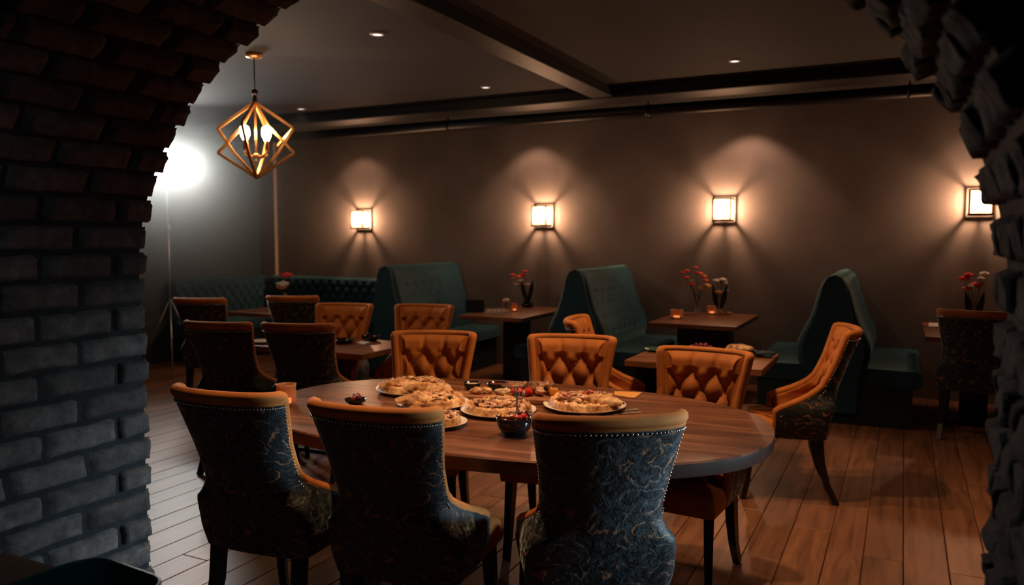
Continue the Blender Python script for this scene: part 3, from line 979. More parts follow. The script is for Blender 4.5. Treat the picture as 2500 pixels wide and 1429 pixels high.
# ------------------------------------------------------------------ chandelier
CX, CY = -4.34, 4.43
ch = empty('geometric_chandelier', (CX, CY, 0), R(26))
tag(ch, 'gold geometric cage chandelier with lit bulbs hanging on a chain at the left', 'chandelier')
MB().lathe([(0.0, CEIL - 0.035), (0.055, CEIL - 0.033), (0.062, CEIL - 0.02), (0.062, CEIL)], 28).build('canopy', GOLD, ch)
MB().tube([(0, 0, 2.60), (0, 0, CEIL - 0.03)], 0.005, 6).build('cord', BLACKM, ch)
MB().ball((0, 0, 2.615), 0.025, 12, 8).lathe([(0.012, 2.54), (0.018, 2.56), (0.010, 2.60)], 12).build('finial', BRONZE, ch)
def frame_square(mb, c, r, tilt, spin, w, M0=None):
    Mx = Matrix.Translation(c) @ Matrix.Rotation(spin, 4, 'Z') @ Matrix.Rotation(tilt, 4, 'Y')
    p = [Mx @ Vector(q) for q in ((r, 0, 0), (0, 0, r), (-r, 0, 0), (0, 0, -r))]
    return p
TOP = Vector((0, 0, 2.545)); BOT = Vector((0, 0, 1.985)); MZ = (TOP.z + BOT.z) / 2
R1 = 0.285
# two interlocking octahedra edges: high ring and low ring
hi = [Vector((R1 * math.cos(a), R1 * math.sin(a), MZ + 0.085)) for a in (R(0), R(90), R(180), R(270))]
lo = [Vector((R1 * math.cos(a), R1 * math.sin(a), MZ - 0.095)) for a in (R(0), R(90), R(180), R(270))]
def cage(pts, name):
    f = MB()
    for a, b in pts: f.bar(a, b, 0.020)
    return f.build(name, GOLD, ch)
cage([(TOP, hi[0]), (TOP, hi[2]), (hi[0], lo[1] * 0.6 + hi[0] * 0.4), (hi[0], (lo[0] + Vector((-0.12, 0, -0.0)))), (hi[2], (lo[2] + Vector((0.12, 0, 0)))),
      (lo[0] + Vector((-0.12, 0, 0)), BOT), (lo[2] + Vector((0.12, 0, 0)), BOT)], 'outer_frame')
cage([(TOP, hi[1]), (TOP, hi[3]), (hi[1], lo[1] * 0.62 + Vector((0, 0, lo[1].z * 0.38))), (hi[3], lo[3] * 0.62 + Vector((0, 0, lo[3].z * 0.38))),
      (lo[1] * 0.62 + Vector((0, 0, lo[1].z * 0.38)), BOT), (lo[3] * 0.62 + Vector((0, 0, lo[3].z * 0.38)), BOT)], 'outer_frame')
inn = [Vector((0.15 * math.cos(a), 0.15 * math.sin(a), MZ + 0.05)) for a in (R(45), R(225))]
cage([(lo[0], BOT), (lo[2], BOT), (lo[0], Vector((0.10, 0, MZ + 0.10))), (lo[2], Vector((-0.10, 0, MZ + 0.10))), (Vector((0.10, 0, MZ + 0.10)), TOP), (Vector((-0.10, 0, MZ + 0.10)), TOP)], 'inner_frame')
MB().tube([TOP, (0, 0, MZ - 0.12)], 0.008, 8).lathe([(0.0, 0), (0.02, 0.005), (0.02, 0.03), (0, 0.035)], 12, (0, 0, MZ - 0.13)).build('stem', GOLD, ch)
for k in range(4):
    a = R(63 + 90 * k); c, s = math.cos(a) * 1.35, math.sin(a) * 1.35
    arm = MB().tube([(0, 0, MZ - 0.11), (0.04 * c, 0.04 * s, MZ - 0.125), (0.08 * c, 0.08 * s, MZ - 0.10), (0.08 * c, 0.08 * s, MZ - 0.04)], 0.008, 8).build('lamp_arm', GOLD, ch)
    MB().lathe([(0.014, 0), (0.014, 0.06), (0.011, 0.065)], 12, (0.08 * c, 0.08 * s, MZ - 0.075)).build('socket', GOLD, arm)
    MB().lathe([(0.010, 0), (0.02, 0.02), (0.034, 0.05), (0.036, 0.07), (0.028, 0.095), (0.0, 0.11)], 16, (0.08 * c, 0.08 * s, MZ - 0.008)).build('bulb', BULBC, arm)
MB().lathe([(0.0, 0), (0.014, 0.006), (0.014, 0.028), (0, 0.036)], 12, (0, 0, MZ - 0.17)).build('end_cap', WHITEC, ch)

# ------------------------------------------------------------------ studio light on a tripod
st = empty('studio_light', (SL.x, SL.y, 0), math.atan2(SDIR.y, SDIR.x) + PI / 2)
tag(st, 'glaring white studio light bar on a tall tripod at the far left', 'studio light')
hd = MB().box((0, 0.035, SL.z), (0.66, 0.06, 0.20)).build('lamp_head', BLACKM, st, bevel=0.008)
MB().box((0, 0.002, SL.z), (0.63, 0.008, 0.17)).build('diffuser', PANELM, hd, bevel=0.002)
MB().tube([(0, 0.06, 0.25), (0, 0.06, SL.z - 0.05)], 0.012, 10).build('pole', STEEL, st)
MB().lathe([(0.02, 0), (0.024, 0.01), (0.024, 0.05), (0.02, 0.06)], 12, (0, 0.06, 1.62)).build('clamp', STEEL, st)
for k in range(3):
    a = R(30 + 120 * k)
    MB().tube([(0, 0.06, 0.85), (0.42 * math.cos(a), 0.06 + 0.42 * math.sin(a), 0.01)], 0.009, 8).build('leg', STEEL, st)

# ------------------------------------------------------------------ crockery and food
def plate_prof(r): return [(0.0, 0.004), (r * 0.55, 0.004), (r * 0.62, 0.006), (r * 0.97, 0.018), (r, 0.020), (r * 0.985, 0.016), (r * 0.62, 0.001), (r * 0.5, 0.0), (0.0, 0.0)]
def plate(x, y, z, r, mat, label, name='plate', group='plates of food on the oval table', cat='plate'):
    o = MB().lathe(plate_prof(r)[::-1], 40, caps=False).build(name, mat)
    o.location = (x, y, z)
    return tag(o, label, cat, group)
def pizza(x, y, z, r, seed, label, style=0, sq=1.0, rot=0.0):
    rng = random.Random(seed)
    t = empty('pizza', (x, y, z), rot)
    tag(t, label, 'pizza', 'pizzas on the oval table')
    rings, n = 18, 60
    rows = []
    for j in range(rings + 1):
        q = j / rings; rr = []
        for k in range(n):
            a = 2 * PI * k / n; c, s = math.cos(a), math.sin(a)
            wob = 1 + 0.07 * noise.noise(Vector((c * 1.3 + seed, s * 1.3, 0)))
            crust = math.exp(-((q - 0.88) / 0.085) ** 2)
            h = 0.010 + crust * (0.026 + 0.012 * noise.noise(Vector((c * 3 + seed, s * 3, 1)))) + 0.007 * noise.noise(Vector((c * q * 7, s * q * 7, seed)))
            if q > 0.95: h *= (1 - q) / 0.05 * 0.9 + 0.1
            if j == rings: h = 0.0
            rr.append((r * q * wob * c, r * q * wob * s * sq, max(0.0, h)))
        rows.append(rr)
    mb = MB().grid(rows, closeu=True)
    mb.build('dough', CRUST, t)
    tp = MB(); rows2 = []
    for j in range(13):
        q = j / 12 * 0.80; rr = []
        for k in range(n):
            a = 2 * PI * k / n; c, s = math.cos(a), math.sin(a)
            h = 0.018 + 0.016 * abs(noise.noise(Vector((c * q * 9 + seed, s * q * 9, seed)))) * 2 - (0.016 if j == 12 else 0)
            rr.append((r * q * c, r * q * s * sq, h))
        rows2.append(rr)
    tp.grid(rows2, closeu=True); tp.build('cheese', CHEESE if style != 1 else HAMTOP, t)
    mats = [(HAMTOP, 'ham_piece'), (CHEESE, 'cheese_lump'), (MEAT, 'mushroom_slice'), (TOMATO, 'tomato_piece'), (HERB, 'herb_leaf')]
    cnt = [(26, 22, 10, 3, 5), (18, 26, 14, 2, 3), (30, 14, 8, 5, 6)][style % 3]
    for (mt, nm), cn in zip(mats, cnt):
        for q in range(cn):
            a = rng.uniform(0, 2 * PI); d = r * 0.74 * math.sqrt(rng.random())
            s_ = rng.uniform(0.008, 0.018) if mt is not HERB else 0.008
            b = MB().ball((0, 0, 0), s_, 8, 5, (1.3, 0.9, 0.55), 0.5, rng)
            o = b.build(nm, mt, t)
            o.location = (d * math.cos(a), d * math.sin(a) * sq, 0.030 + rng.uniform(0, 0.012))
            o.rotation_euler = (rng.uniform(-.4, .4), rng.uniform(-.4, .4), rng.uniform(0, 6))
    return t
def at(px, py, h):
    """where the sight line of a photograph position meets the height h (used once to read the layout off)"""
    u = (px - 1250) / FPX; v = -(py - 714.5) / FPX
    f = Vector((-math.sin(YAW) * math.cos(PITCH), math.cos(YAW) * math.cos(PITCH), -math.sin(PITCH)))
    r = Vector((math.cos(YAW), math.sin(YAW), 0)); up = r.cross(f)
    d = f + r * u + up * v
    t = (h - 1.55) / d.z
    return d.x * t, d.y * t
PL = [  # pixel centre, radius m, pizza style, plate label, pizza label
    (1010, 948, 0.185, 1, 'white plate at the back left of the food, under a folded pizza', 'pizza on the back left plate, its long crust folded up'),
    (1058, 983, 0.165, 0, 'white plate in the middle left, under a cheese covered pizza', 'pale cheesy pizza on the middle left plate'),
    (1217, 1000, 0.165, 1, 'white plate behind the black bowl, under a ring shaped pizza', 'pizza with a thick golden rim behind the black bowl'),
    (1427, 988, 0.185, 2, 'large white plate at the right of the food, nearest the right chair', 'pizza with ham and pale cheese on the right plate'),
    (1072, 1030, 0.115, 0, 'small white plate nearest the viewer, beside the middle chair', 'small round flatbread on the plate beside the middle chair')]
for i, (px, py, r, stl, lp, lz) in enumerate(PL):
    x, y = at(px, py, TZ + 0.015)
    plate(x, y, TZ, r, WHITEC, lp)
    pizza(x, y, TZ + 0.0105, r * (0.90 if i != 4 else 0.8), 11 + i * 7, lz, stl, 1.0, i * 1.3)
# folded slices lying on pizzas 1, 2 and 4
def slice_(x, y, z, l, w, rot, seed, label):
    rng = random.Random(seed); rows = []
    for j in range(19):
        u = j / 18
        rr = []
        for k in range(15):
            a = PI * k / 14
            wob = 1 + 0.22 * noise.noise(Vector((u * 5 + seed, a * 1.2, seed)))
            e = math.sin(PI * min(1, max(0, 0.04 + 0.92 * u))) ** 0.45
            rr.append(((u - 0.5) * l, -math.cos(a) * w / 2 * e * wob, math.sin(a) * 0.036 * e * wob))
        rows.append(rr)
    o = MB().grid(rows).build('pizza_slice', CRUST); o.location = (x, y, z); o.rotation_euler = (0, 0, rot)
    tag(o, label, 'pizza slice', 'folded pizza slices')
for px, py, l, w, rot, sd, lb in ((975, 925, 0.20, 0.07, 0.6, 3, 'folded slice of crust lying along the back left pizza'),
                            (1045, 935, 0.24, 0.06, 0.25, 5, 'long thin folded crust on the right of the back left pizza'),
                            (1020, 962, 0.20, 0.07, 0.7, 9, 'pale folded slice on the left of the cheesy pizza'),
                            (1470, 965, 0.20, 0.08, -0.1, 13, 'puffy folded slice on the right of the ham pizza')):
    x, y = at(px, py + 14, TZ + 0.045)
    slice_(x, y, TZ + 0.036, l, w, rot, sd, lb)

def bowl(x, y, z, r, h, mat, label, fill=None, group='bowls on the tables', name='bowl'):
    t = empty(name, (x, y, z)); tag(t, label, 'bowl', group)
    MB().lathe([(0.0, 0.004), (r * 0.5, 0.005), (r * 0.85, h * 0.5), (r * 0.95, h), (r, h), (r * 0.92, h * 0.45), (r * 0.55, 0.0), (0.0, 0.0)][::-1], 32, caps=False).build('vessel', mat, t)
    if fill is not None:
        MB().lathe([(0.0, h * 0.82), (r * 0.6, h * 0.80), (r * 0.93, h * 0.74)], 24, caps=False).build('filling', fill, t)
    return t
rng = random.Random(8)
# black bowl of salad with serving fork and spoon
bx, by = at(1256, 1062, TZ)
bw = bowl(bx, by, TZ, 0.072, 0.072, BLACKC, 'black bowl heaped with salad, standing in front of the pizzas', SAUCE)
for k in range(26):
    a = rng.uniform(0, 2 * PI); d = 0.055 * math.sqrt(rng.random())
    mt, nm = rng.choice([(CHEESE, 'bread_cube'), (TOMATO, 'tomato_piece'), (PEPPER, 'pepper_piece'), (HAMTOP, 'ham_piece'), (CRUST, 'crouton')])
    b = MB().ball((d * math.cos(a), d * math.sin(a), 0.070 + rng.uniform(0, 0.018)), rng.uniform(0.010, 0.017), 8, 5, (1.2, 0.9, 0.8), 0.5, rng).build(nm, mt, bw)
def cutlery(p0, p1, label, kind='serving_fork', cat='fork'):
    p0, p1 = Vector(p0), Vector(p1); d = (p1 - p0); l = d.length
    mb = MB()
    q = d.to_track_quat('X', 'Z')
    M = Matrix.Translation(p0) @ q.to_matrix().to_4x4()
    mb.box((l * 0.35, 0, 0), (l * 0.7, 0.008, 0.0025), M)
    if 'fork' in kind:
        mb.box((l * 0.76, 0, 0), (l * 0.14, 0.022, 0.0025), M)
        for s in (-1, -0.33, 0.33, 1): mb.box((l * 0.91, s * 0.009, 0.001), (l * 0.18, 0.0032, 0.002), M)
    elif 'knife' in kind: mb.box((l * 0.85, 0, 0), (l * 0.30, 0.017, 0.0018), M)
    else: mb.ball((l * 0.86, 0, 0), 0.016, 12, 6, (l * 0.14 / 0.016 if l < 0.14 else 1.5, 1, 0.25), M=M)
    o = mb.build(kind, STEEL, bevel=0.0006)
    return tag(o, label, cat)
c = Vector((bx, by, TZ + 0.06))
cutlery(c, c + Vector((0.035, 0.02, 0.115)), 'serving spoon standing handle down in the black salad bowl', 'serving_spoon', 'spoon')
cutlery(c + Vector((0.012, 0.0, 0)), c + Vector((-0.005, 0.03, 0.125)), 'serving fork standing up in the black salad bowl', 'serving_fork', 'fork')
# meat board behind the pizzas
mx, my = at(1245, 962, TZ + 0.02)
brd = MB().box((0, 0, 0.012), (0.50, 0.24, 0.024)).build('serving_board', BOARDW, bevel=0.006)
brd.location = (mx, my, TZ); brd.rotation_euler = (0, 0, R(12))
tag(brd, 'long wooden serving board of grilled meat at the back of the food', 'board')
BZ = TZ + 0.0245
def onboard(u, v):
    a = R(12); return mx + u * math.cos(a) - v * math.sin(a), my + u * math.sin(a) + v * math.cos(a)
x, y = onboard(-0.20, 0.04); bowl(x, y, BZ, 0.043, 0.034, BLACKC, 'small black dip bowl at the left end of the meat board', CREAM)
x, y = onboard(-0.08, 0.065); bowl(x, y, BZ, 0.05, 0.034, BLACKC, 'small black bowl of red sauce at the back of the meat board', SAUCE)
MT = [(-0.15, -0.06, 'potato_wedge', CRUST, 'pale potato wedge by the cream dip on the meat board', (0.032, 0.018, 0.016)),
      (-0.10, -0.045, 'potato_wedge', CHEESE, 'white wedge in front of the red sauce on the meat board', (0.026, 0.016, 0.015)),
      (-0.02, -0.05, 'potato_wedge', CREAM, 'pale pointed wedge in the middle of the meat board', (0.036, 0.02, 0.016)),
      (0.00, 0.02, 'chicken_wing', MEAT, 'brown chicken wing beside the red sauce bowl', (0.045, 0.022, 0.022)),
      (0.05, 0.05, 'grilled_meat', MEAT, 'dark piece of grilled meat at the back of the board', (0.05, 0.03, 0.024)),
      (0.10, 0.02, 'grilled_meat', MEAT, 'browned meat in the middle of the right half of the board', (0.045, 0.032, 0.028)),
      (0.155, 0.04, 'grilled_meat', MEAT, 'browned meat heaped at the right end of the board', (0.05, 0.034, 0.03)),
      (0.20, 0.01, 'grilled_meat', MEAT, 'small browned piece at the right edge of the board', (0.03, 0.024, 0.02)),
      (0.045, -0.045, 'tomato_half', TOMATO, 'grilled red tomato at the front of the board', (0.03, 0.024, 0.018)),
      (0.095, -0.05, 'tomato_half', TOMATO, 'second red tomato to the right at the front of the board', (0.028, 0.022, 0.018)),
      (0.215, -0.03, 'pepper_strip', PEPPER, 'yellow pepper strip at the right end of the board', (0.03, 0.010, 0.02)),
      (0.15, -0.03, 'onion_piece', HAMTOP, 'pale onion piece between meat and pepper on the board', (0.03, 0.02, 0.022))]
for u, v, nm, mt, lb, s_ in MT:
    x, y = onboard(u, v)
    o = MB().ball((0, 0, 0), 1.0, 14, 9, s_, 0.35, rng).build(nm, mt)
    o.location = (x, y, BZ + s_[2] * 0.9); o.rotation_euler = (0, 0, rng.uniform(-1, 1))
    tag(o, lb, 'food', 'pieces of food on the meat board')
# glass candle holder, left end
def candle(x, y, z, r, h, label, group='tea lights in amber glasses', base=True):
    t = empty('candle_holder', (x, y, z)); tag(t, label, 'candle holder', group)
    MB().lathe([(r * 0.92, 0.0), (r, 0.01), (r * 0.98, h * 0.6), (r * 0.94, h * 0.85), (r, h), (r * 0.94, h), (r * 0.88, h * 0.8), (r * 0.9, 0.012)], 28, caps=False).build('glass', AMBERG, t)
    MB().lathe([(r * 0.92, 0.0), (r * 0.9, 0.012), (0, 0.012)], 24).build('glass_base', DARKGL, t)
    MB().lathe([(r * 0.5, 0.012), (r * 0.5, h * 0.32), (0, h * 0.32)], 20, caps=False).build('candle', CANDLEM, t)
    return t
x, y = at(699, 990, TZ); candle(x, y, TZ, 0.046, 0.098, 'ribbed amber candle glass at the left end of the oval table')
x, y = at(868, 985, TZ)
t = bowl(x, y, TZ, 0.05, 0.022, DARKGL, 'low dark dish of red berries behind the middle chair', None)
for k in range(11):
    a = rng.uniform(0, 2 * PI); d = 0.030 * math.sqrt(rng.random())
    MB().ball((d * math.cos(a), d * math.sin(a), 0.018 + rng.uniform(0, 0.014)), rng.uniform(0.011, 0.015), 10, 7).build('berry', DARKRED if k % 3 else PURPLE, t)
# napkins and cutlery
def sheet(pts, z, th, mat, name, label, cat):
    n = len(pts); vs = [(x, y, z) for x, y in pts] + [(x, y, z + th) for x, y in pts]
    fs = [tuple(range(n))[::-1], tuple(range(n, 2 * n))] + [(i, (i + 1) % n, n + (i + 1) % n, n + i) for i in range(n)]
    return tag(MB().add(vs, fs).build(name, mat), label, cat)
q = [at(px, py, TZ) for px, py in ((1500, 966), (1535, 972), (1550, 973), (1568, 960), (1530, 958), (1500, 957))]
sheet(q, TZ + 0.0005, 0.003, NAPKIN, 'paper_napkin', 'ochre paper napkin at the back edge of the oval table', 'napkin')
q = [at(px, py, TZ) for px, py in ((1415, 1016), (1420, 1009), (1462, 1010), (1462, 1018))]
sheet(q, TZ + 0.0005, 0.004, PAPER, 'paper_napkin', 'white paper napkin showing over the nearest chair', 'napkin')
a = at(1480, 1016, TZ); b = at(1565, 1008, TZ)
cutlery((a[0], a[1], TZ + 0.003), (b[0], b[1], TZ + 0.003), 'steel knife beside the white napkin on the oval table', 'table_knife', 'knife')
a = at(1490, 1008, TZ); b = at(1558, 1001, TZ)
cutlery((a[0], a[1], TZ + 0.003), (b[0], b[1], TZ + 0.003), 'steel fork behind the knife on the oval table', 'table_fork', 'fork')

# ------------------------------------------------------------------ things on the small tables
Z2 = 0.7605
def at2(px, py, ymax=8.02):
    x, y = at(px, py, Z2)
    return (x * ymax / y, ymax) if y > ymax else (x, y)
def blossom(mb, c, r, rng, n=7):
    c = Vector(c)
    for k in range(n):
        a = 2 * PI * k / n + rng.uniform(-.2, .2)
        mb.ball(c + Vector((math.cos(a), math.sin(a), 0.25 * math.sin(a * 2))) * r * 0.55, r * 0.5, 7, 5, (1, 1, 0.6), 0.25, rng)
    mb.ball(c + Vector((0, 0, r * 0.15)), r * 0.45, 7, 5)
def vase_flowers(x, y, label, heads, kind='clear', h=0.16, leafs=2, seed=1):
    """heads: (dx, dz, radius, material, name) seen from the front; each bloom a part with its stem"""
    rg = random.Random(seed)
    t = empty('flower_vase', (x, y, Z2)); tag(t, label, 'vase of flowers', 'flower vases')
    if kind == 'dark':
        MB().lathe([(0.0, 0), (0.05, 0.0), (0.072, 0.02), (0.062, 0.045), (0.02, 0.07), (0.014, 0.10), (0.02, 0.12)], 24, caps=False).build('vase', DARKGL, t)
    else:
        MB().lathe([(0.0, 0), (0.026, 0.0), (0.033, 0.012), (0.030, 0.03), (0.016, 0.05), (0.013, h * 0.6), (0.02, h), (0.017, h), (0.011, h * 0.6), (0.014, 0.05), (0.0, 0.02)], 20, caps=False).build('vase', CLEAR, t)
    for dx, dz, r, mt, nm in heads:
        dy = rg.uniform(-0.03, 0.03)
        cx_, cy_ = dx * math.cos(YAW), dx * math.sin(YAW) + dy
        mb = MB()
        blossom(mb, (cx_, cy_, dz), r * 1.45, rg)
        f = mb.build(nm, mt, t)
        MB().tube([(0, 0, 0.05), (cx_ * 0.25, cy_ * 0.25, dz * 0.5), (cx_ * 0.75, cy_ * 0.75, dz * 0.85), (cx_, cy_, dz - r * 0.2)], 0.0022, 5).build('stem', STEMM, f)
    for k in range(leafs):
        s = -1 if k % 2 else 1
        rows = []
        w = 0.028
        for i in range(9):
            u = i / 8
            cx_, cz = s * (0.02 + 0.05 * u), 0.06 + 0.24 * u
            ww = w * math.sin(PI * min(0.97, u + 0.05)) ** 0.7
            rows.append([(cx_ - ww, -0.01, cz), (cx_, 0.004, cz), (cx_ + ww, -0.01, cz)])
        MB().grid(rows).build('leaf', LEAFD, t)
    return t
PXM = 7.6 / FPX   # metres for a photograph pixel on the booth tables
# table A
x, y = at2(1160, 762)
mh = MB().box((0, 0, 0.065), (0.20, 0.035, 0.13)).build('menu_stand', MENUM, bevel=0.004)
mh.location = (x, y, Z2); mh.rotation_euler = (0, 0, R(18)); tag(mh, 'black menu stand at the left of the booth table', 'menu stand')
x, y = at2(1212, 768)
gb = empty('glass_dish', (x, y, Z2), R(20)); tag(gb, 'long clear glass dish beside the black menu stand', 'dish')
MB().box((0, 0, 0.028), (0.22, 0.09, 0.056)).build('glass_body', CLEAR, gb, bevel=0.008)
for k in range(4):
    MB().box((-0.075 + 0.05 * k, 0, 0.026), (0.03, 0.06, 0.03)).build('sachet', PAPER, gb, bevel=0.003)
x, y = at2(1229, 764)
bg = empty('beer_glass', (x, y + 0.06, Z2)); tag(bg, 'stemmed beer glass with a pale head of foam', 'glass')
MB().lathe([(0.03, 0), (0.03, 0.003), (0.006, 0.008), (0.005, 0.03), (0.022, 0.045), (0.036, 0.08), (0.034, 0.125)], 24, caps=False).build('glass', CLEAR, bg)
MB().lathe([(0.0, 0.035), (0.021, 0.047), (0.034, 0.08), (0.033, 0.110), (0, 0.110)], 24).build('beer', BEERG, bg)
MB().lathe([(0.033, 0.110), (0.037, 0.118), (0.036, 0.135), (0.02, 0.142), (0, 0.142)], 24).build('foam', CREAM, bg)
x, y = at2(1250, 762); candle(x, y + 0.06, Z2, 0.032, 0.085, 'amber candle glass right beside the beer glass')
x, y = at2(1288, 750)
vase_flowers(x, y, 'dark vase leaning with red and white flowers on the left booth table',
             [(-0.16, 0.36, 0.022, REDP, 'red_flower'), (-0.09, 0.34, 0.028, ORANGEP, 'orange_flower'), (-0.06, 0.36, 0.026, REDP, 'red_flower'), (-0.03, 0.40, 0.020, REDP, 'red_flower'),
              (-0.15, 0.32, 0.022, WHITEP, 'white_flower'), (-0.08, 0.30, 0.026, WHITEP, 'white_flower'), (-0.13, 0.26, 0.026, WHITEP, 'white_flower'), (-0.01, 0.25, 0.024, PEACHP, 'peach_flower')], 'dark', leafs=3, seed=3)
# table B
x, y = at2(1652, 778); candle(x, y, Z2, 0.060, 0.085, 'broad amber candle glass at the left of the vase table')
x, y = at2(1738, 762); candle(x, y, Z2, 0.050, 0.085, 'amber candle glass between the two vases')
x, y = at2(1702, 766)
vase_flowers(x, y, 'clear bud vase of dark red berries and sprays, left of two on its table',
             [(-0.16, 0.42, 0.018, REDP, 'red_flower'), (-0.11, 0.44, 0.018, REDP, 'red_flower'), (-0.03, 0.47, 0.018, REDP, 'red_flower'), (-0.11, 0.37, 0.022, REDP, 'red_flower'), (-0.02, 0.42, 0.018, REDP, 'red_flower'),
              (-0.06, 0.30, 0.024, REDP, 'red_flower'), (0.02, 0.41, 0.024, ORANGEP, 'orange_flower'), (0.06, 0.38, 0.024, ORANGEP, 'orange_flower'), (0.09, 0.34, 0.022, ORANGEP, 'orange_flower'),
              (0.08, 0.28, 0.036, PEACHP, 'peach_flower'), (0.04, 0.26, 0.022, PEACHP, 'peach_flower'), (-0.07, 0.34, 0.012, WHITEP, 'white_flower')], leafs=0, seed=5)
x, y = at2(1757, 752)
vase_flowers(x, y, 'slim vase of white blossoms, right of two on its table',
             [(-0.04, 0.34, 0.030, WHITEP, 'white_flower'), (0.02, 0.35, 0.030, WHITEP, 'white_flower'), (0.04, 0.32, 0.026, WHITEP, 'white_flower'), (-0.01, 0.23, 0.030, PEACHP, 'peach_flower'), (0.05, 0.24, 0.020, WHITEP, 'white_flower')], leafs=2, seed=6)
for px, py, lb in ((1762, 764, 'crust of bread right of the vases'), (1778, 760, 'second smaller crust near the table edge')):
    x, y = at2(px, py)
    o = MB().ball((0, 0, 0.014), 1.0, 12, 8, (0.034, 0.022, 0.015), 0.4, rng).build('bread_crust', CRUST); o.location = (x, y, Z2); tag(o, lb, 'bread')
# table C
x, y = at2(2308, 776); candle(x, y, Z2, 0.04, 0.085, 'amber candle glass on the far right table')
q = [at2(px, py) for px, py in ((2266, 800), (2268, 790), (2330, 788), (2330, 801))]
sheet(q, Z2, 0.008, PAPER, 'folded_napkin', 'white folded napkin at the front of the far right table', 'napkin')
x, y = at2(2378, 762)
vase_flowers(x, y, 'vase of vivid red and cream flowers on the far right table',
             [(-0.10, 0.42, 0.030, REDP, 'red_flower'), (-0.06, 0.45, 0.030, REDP, 'red_flower'), (0.0, 0.36, 0.034, REDP, 'red_flower'), (-0.07, 0.33, 0.028, ORANGEP, 'orange_flower'),
              (0.08, 0.46, 0.026, WHITEP, 'white_flower'), (0.05, 0.42, 0.022, WHITEP, 'white_flower'), (0.05, 0.37, 0.022, PEACHP, 'peach_flower'), (-0.03, 0.35, 0.02, WHITEP, 'white_flower')], leafs=2, seed=7)
# table F
x, y = at2(697, 752)
vase_flowers(x, y, 'small vase with one red and one white bloom on the far left table', [(0.02, 0.36, 0.045, REDP, 'red_flower'), (-0.01, 0.26, 0.050, WHITEP, 'white_flower'), (-0.03, 0.23, 0.04, PEACHP, 'peach_flower')], leafs=0, seed=9)
# table D: grapes on a board, black pan with bread, cloth
x, y = at2(1712, 862)
pd = plate(x, y, Z2, 0.15, BLACKC, 'black plate under the heap of grapes', group='plates on the small tables')
for k in range(46):
    a = rng.uniform(0, 2 * PI); d = 0.10 * math.sqrt(rng.random())
    hh = 0.026 + (1 - d / 0.10) * 0.040 * rng.random() + (0.006 if d < 0.05 else 0)
    o = MB().ball((0, 0, 0), 0.0135, 8, 6).build('grape', DARKRED if k % 4 else PURPLE)
    o.location = (x + d * math.cos(a), y + d * math.sin(a), Z2 + hh)
    tag(o, 'dark red grape in the heap behind the right oval table chair', 'grape', 'grapes on the black plate')
x, y = at2(1805, 868)
pn = bowl(x, y, Z2, 0.115, 0.035, BLACKM, 'shallow black pan with bread at the right of the grape plate', None, 'bowls on the tables', 'frying_pan')
o = MB().ball((0, 0, 0), 1.0, 20, 10, (0.085, 0.05, 0.028), 0.15, rng).build('bread_loaf', CRUST); o.location = (x, y + 0.01, Z2 + 0.045); tag(o, 'pale flat loaf resting in the black pan', 'bread')
x, y = at2(1862, 872)
o = MB().ball((0, 0, 0), 1.0, 16, 8, (0.07, 0.05, 0.022), 0.4, rng).build('crumpled_cloth', BLUECL); o.location = (x, y, Z2 + 0.018); tag(o, 'crumpled dark blue cloth at the right of the small table', 'cloth')
x, y = at2(1600, 858)
plate(x, y, Z2, 0.075, BASKETM, 'dark teal plate at the back left corner of the small table', group='plates on the small tables')
# table E
x, y = at2(640, 838); plate(x, y, Z2, 0.085, WHITEC, 'white plate between the two chairs of the left table', group='plates on the small tables')
x, y = at2(838, 838); bowl(x, y, Z2, 0.085, 0.03, BLACKC, 'black dish at the front of the left table')
x, y = at2(905, 832); bowl(x, y, Z2, 0.075, 0.04, BLACKC, 'black bowl at the right edge of the left table')
a = at2(862, 850); b = at2(905, 840)
cutlery((a[0], a[1], Z2 + 0.003), (b[0], b[1], Z2 + 0.003), 'steel knife lying beside the black dish of the left table', 'table_knife', 'knife')
q = [at2(px, py) for px, py in ((868, 838), (884, 833), (905, 836), (888, 842))]
sheet(q, Z2 + 0.0005, 0.004, PAPER, 'paper_napkin', 'white napkin between the black dishes of the left table', 'napkin')

# ------------------------------------------------------------------ side table and basket, nearest left
sd = empty('side_table', (-1.52, 0.765, 0)); tag(sd, 'reddish wooden side table at the bottom left corner beside the brick wall', 'table')
MB().box((0, 0, 0.80), (0.66, 0.60, 0.035)).build('tabletop', SMALLW, sd, bevel=0.003)
for sx in (-1, 1):
    for sy in (-1, 1): MB().box((sx * 0.28, sy * 0.25, 0.391), (0.05, 0.05, 0.782)).build('leg', BLACKW, sd)
bk = empty('plastic_basket', (-1.235, 0.765, 0.818), R(-4)); tag(bk, 'dark teal perforated plastic basket on the side table at the bottom left', 'basket')
def rrect(a, b, r, n=8):
    out = []
    for cx_, cy_, a0 in ((a - r, b - r, 0), (-a + r, b - r, 90), (-a + r, -b + r, 180), (a - r, -b + r, 270)):
        for k in range(n + 1):
            an = R(a0 + 90 * k / n); out.append((cx_ + r * math.cos(an), cy_ + r * math.sin(an)))
    return out
rows = []
for z, s in ((0.0, 0.0), (0.002, 0.0), (0.05, 0.008), (0.11, 0.018), (0.135, 0.02)):
    rows.append([(x, y, z) for x, y in rrect(0.095 + s, 0.135 + s, 0.055)])
inn_ = [[(x, y, max(z, 0.004)) for x, y in rrect(0.092 + s, 0.132 + s, 0.052)] for z, s in ((0.135, 0.02), (0.11, 0.018), (0.05, 0.008), (0.004, 0.0))]
b_ = MB().grid(rows, closeu=True); b_.grid([rows[-1], inn_[0]], closeu=True); b_.grid(inn_, closeu=True)
b_.add(inn_[-1], [tuple(range(len(inn_[-1])))]); b_.add(rows[0], [tuple(range(len(rows[0])))[::-1]])
b_.build('basket_body', BASKETM, bk)
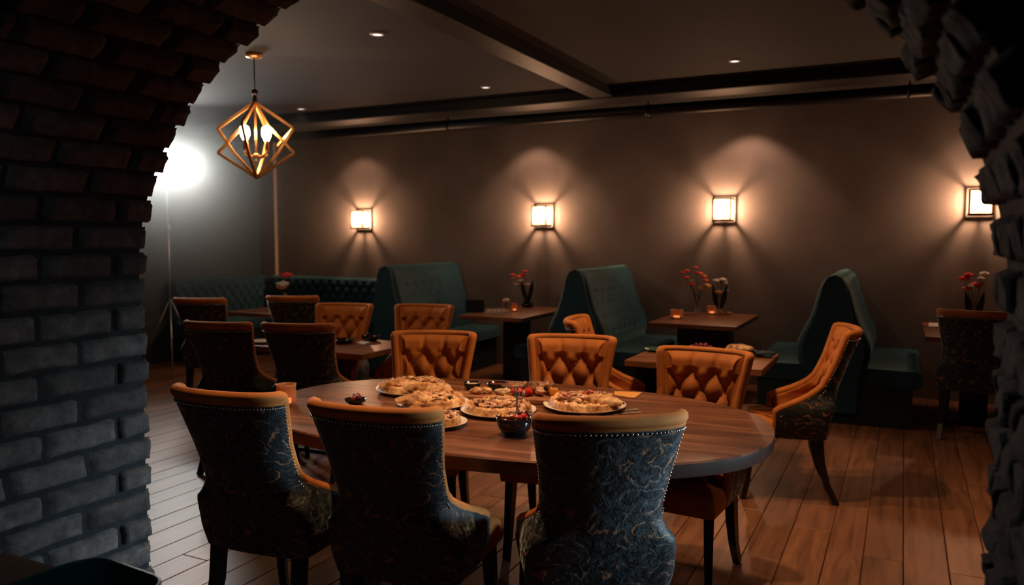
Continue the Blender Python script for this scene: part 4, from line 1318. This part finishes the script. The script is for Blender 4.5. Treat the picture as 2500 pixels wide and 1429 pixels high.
MB().tube([(x, y, 0.136) for x, y in rrect(0.117, 0.157, 0.056)], 0.0035, 8, closed=True).build('rim', BASKETM, bk)
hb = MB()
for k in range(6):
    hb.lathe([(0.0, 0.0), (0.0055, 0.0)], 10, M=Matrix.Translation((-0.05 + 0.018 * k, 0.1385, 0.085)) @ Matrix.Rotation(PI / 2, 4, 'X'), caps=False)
hb.build('hole_disc', BOARDW, bk, 'row of round discs coloured as holes with warm light behind')  # wood-coloured discs stand for holes lit from behind

# unseen bowl added to keep the uplight off the chairs (above the picture)
cl = empty('uplight_shield', (-2.35, 2.72, 0)); tag(cl, 'added gold bowl shielding the uplight below the ceiling over the oval table, above the picture', 'ceiling light')
MB().lathe([(0.0, 2.655), (0.07, 2.665), (0.11, 2.70), (0.105, 2.70), (0.065, 2.672), (0.0, 2.665)], 28, caps=False).build('bowl', GOLD, cl)
MB().tube([(0.09, 0, 2.69), (0.0, 0, CEIL)], 0.003, 6).tube([(-0.09, 0, 2.69), (0.0, 0, CEIL)], 0.003, 6).build('hanging_wire', GOLD, cl)
# added haze volume imitating lens glow round the studio light
hz = newmat('lens_glow')
nt = hz[1]; out = nt.nodes['Material Output']; nt.nodes.remove(hz[2])
vs_ = N(nt, 'ShaderNodeVolumeScatter');  vs_.inputs['Color'].default_value = (0.93, 0.97, 0.96, 1); vs_.inputs['Anisotropy'].default_value = 0.62
tc_ = N(nt, 'ShaderNodeTexCoord'); mp_ = N(nt, 'ShaderNodeMapping'); mp_.inputs['Scale'].default_value = (1 / 2.25, 1 / 2.25, 1 / 1.9)
gr_ = N(nt, 'ShaderNodeTexGradient', gradient_type='SPHERICAL'); pw_ = N(nt, 'ShaderNodeMath', operation='POWER'); pw_.inputs[1].default_value = 1.6
ml_ = N(nt, 'ShaderNodeMath', operation='MULTIPLY'); ml_.inputs[1].default_value = 0.17
nt.links.new(tc_.outputs['Object'], mp_.inputs[0]); nt.links.new(mp_.outputs[0], gr_.inputs[0]); nt.links.new(gr_.outputs['Fac'], pw_.inputs[0]); nt.links.new(pw_.outputs[0], ml_.inputs[0]); nt.links.new(ml_.outputs[0], vs_.inputs['Density'])
nt.links.new(vs_.outputs[0], out.inputs['Volume'])
hb_ = MB().ball((0, 0, 0), 1.0, 32, 20, (2.3, 2.3, 1.9)).build('halo', hz[0])
hb_.location = (SL.x + 0.25, SL.y - 0.2, 2.2)
tag(hb_, 'added pale haze glowing round the studio light at the far left', 'halo', kind='stuff')
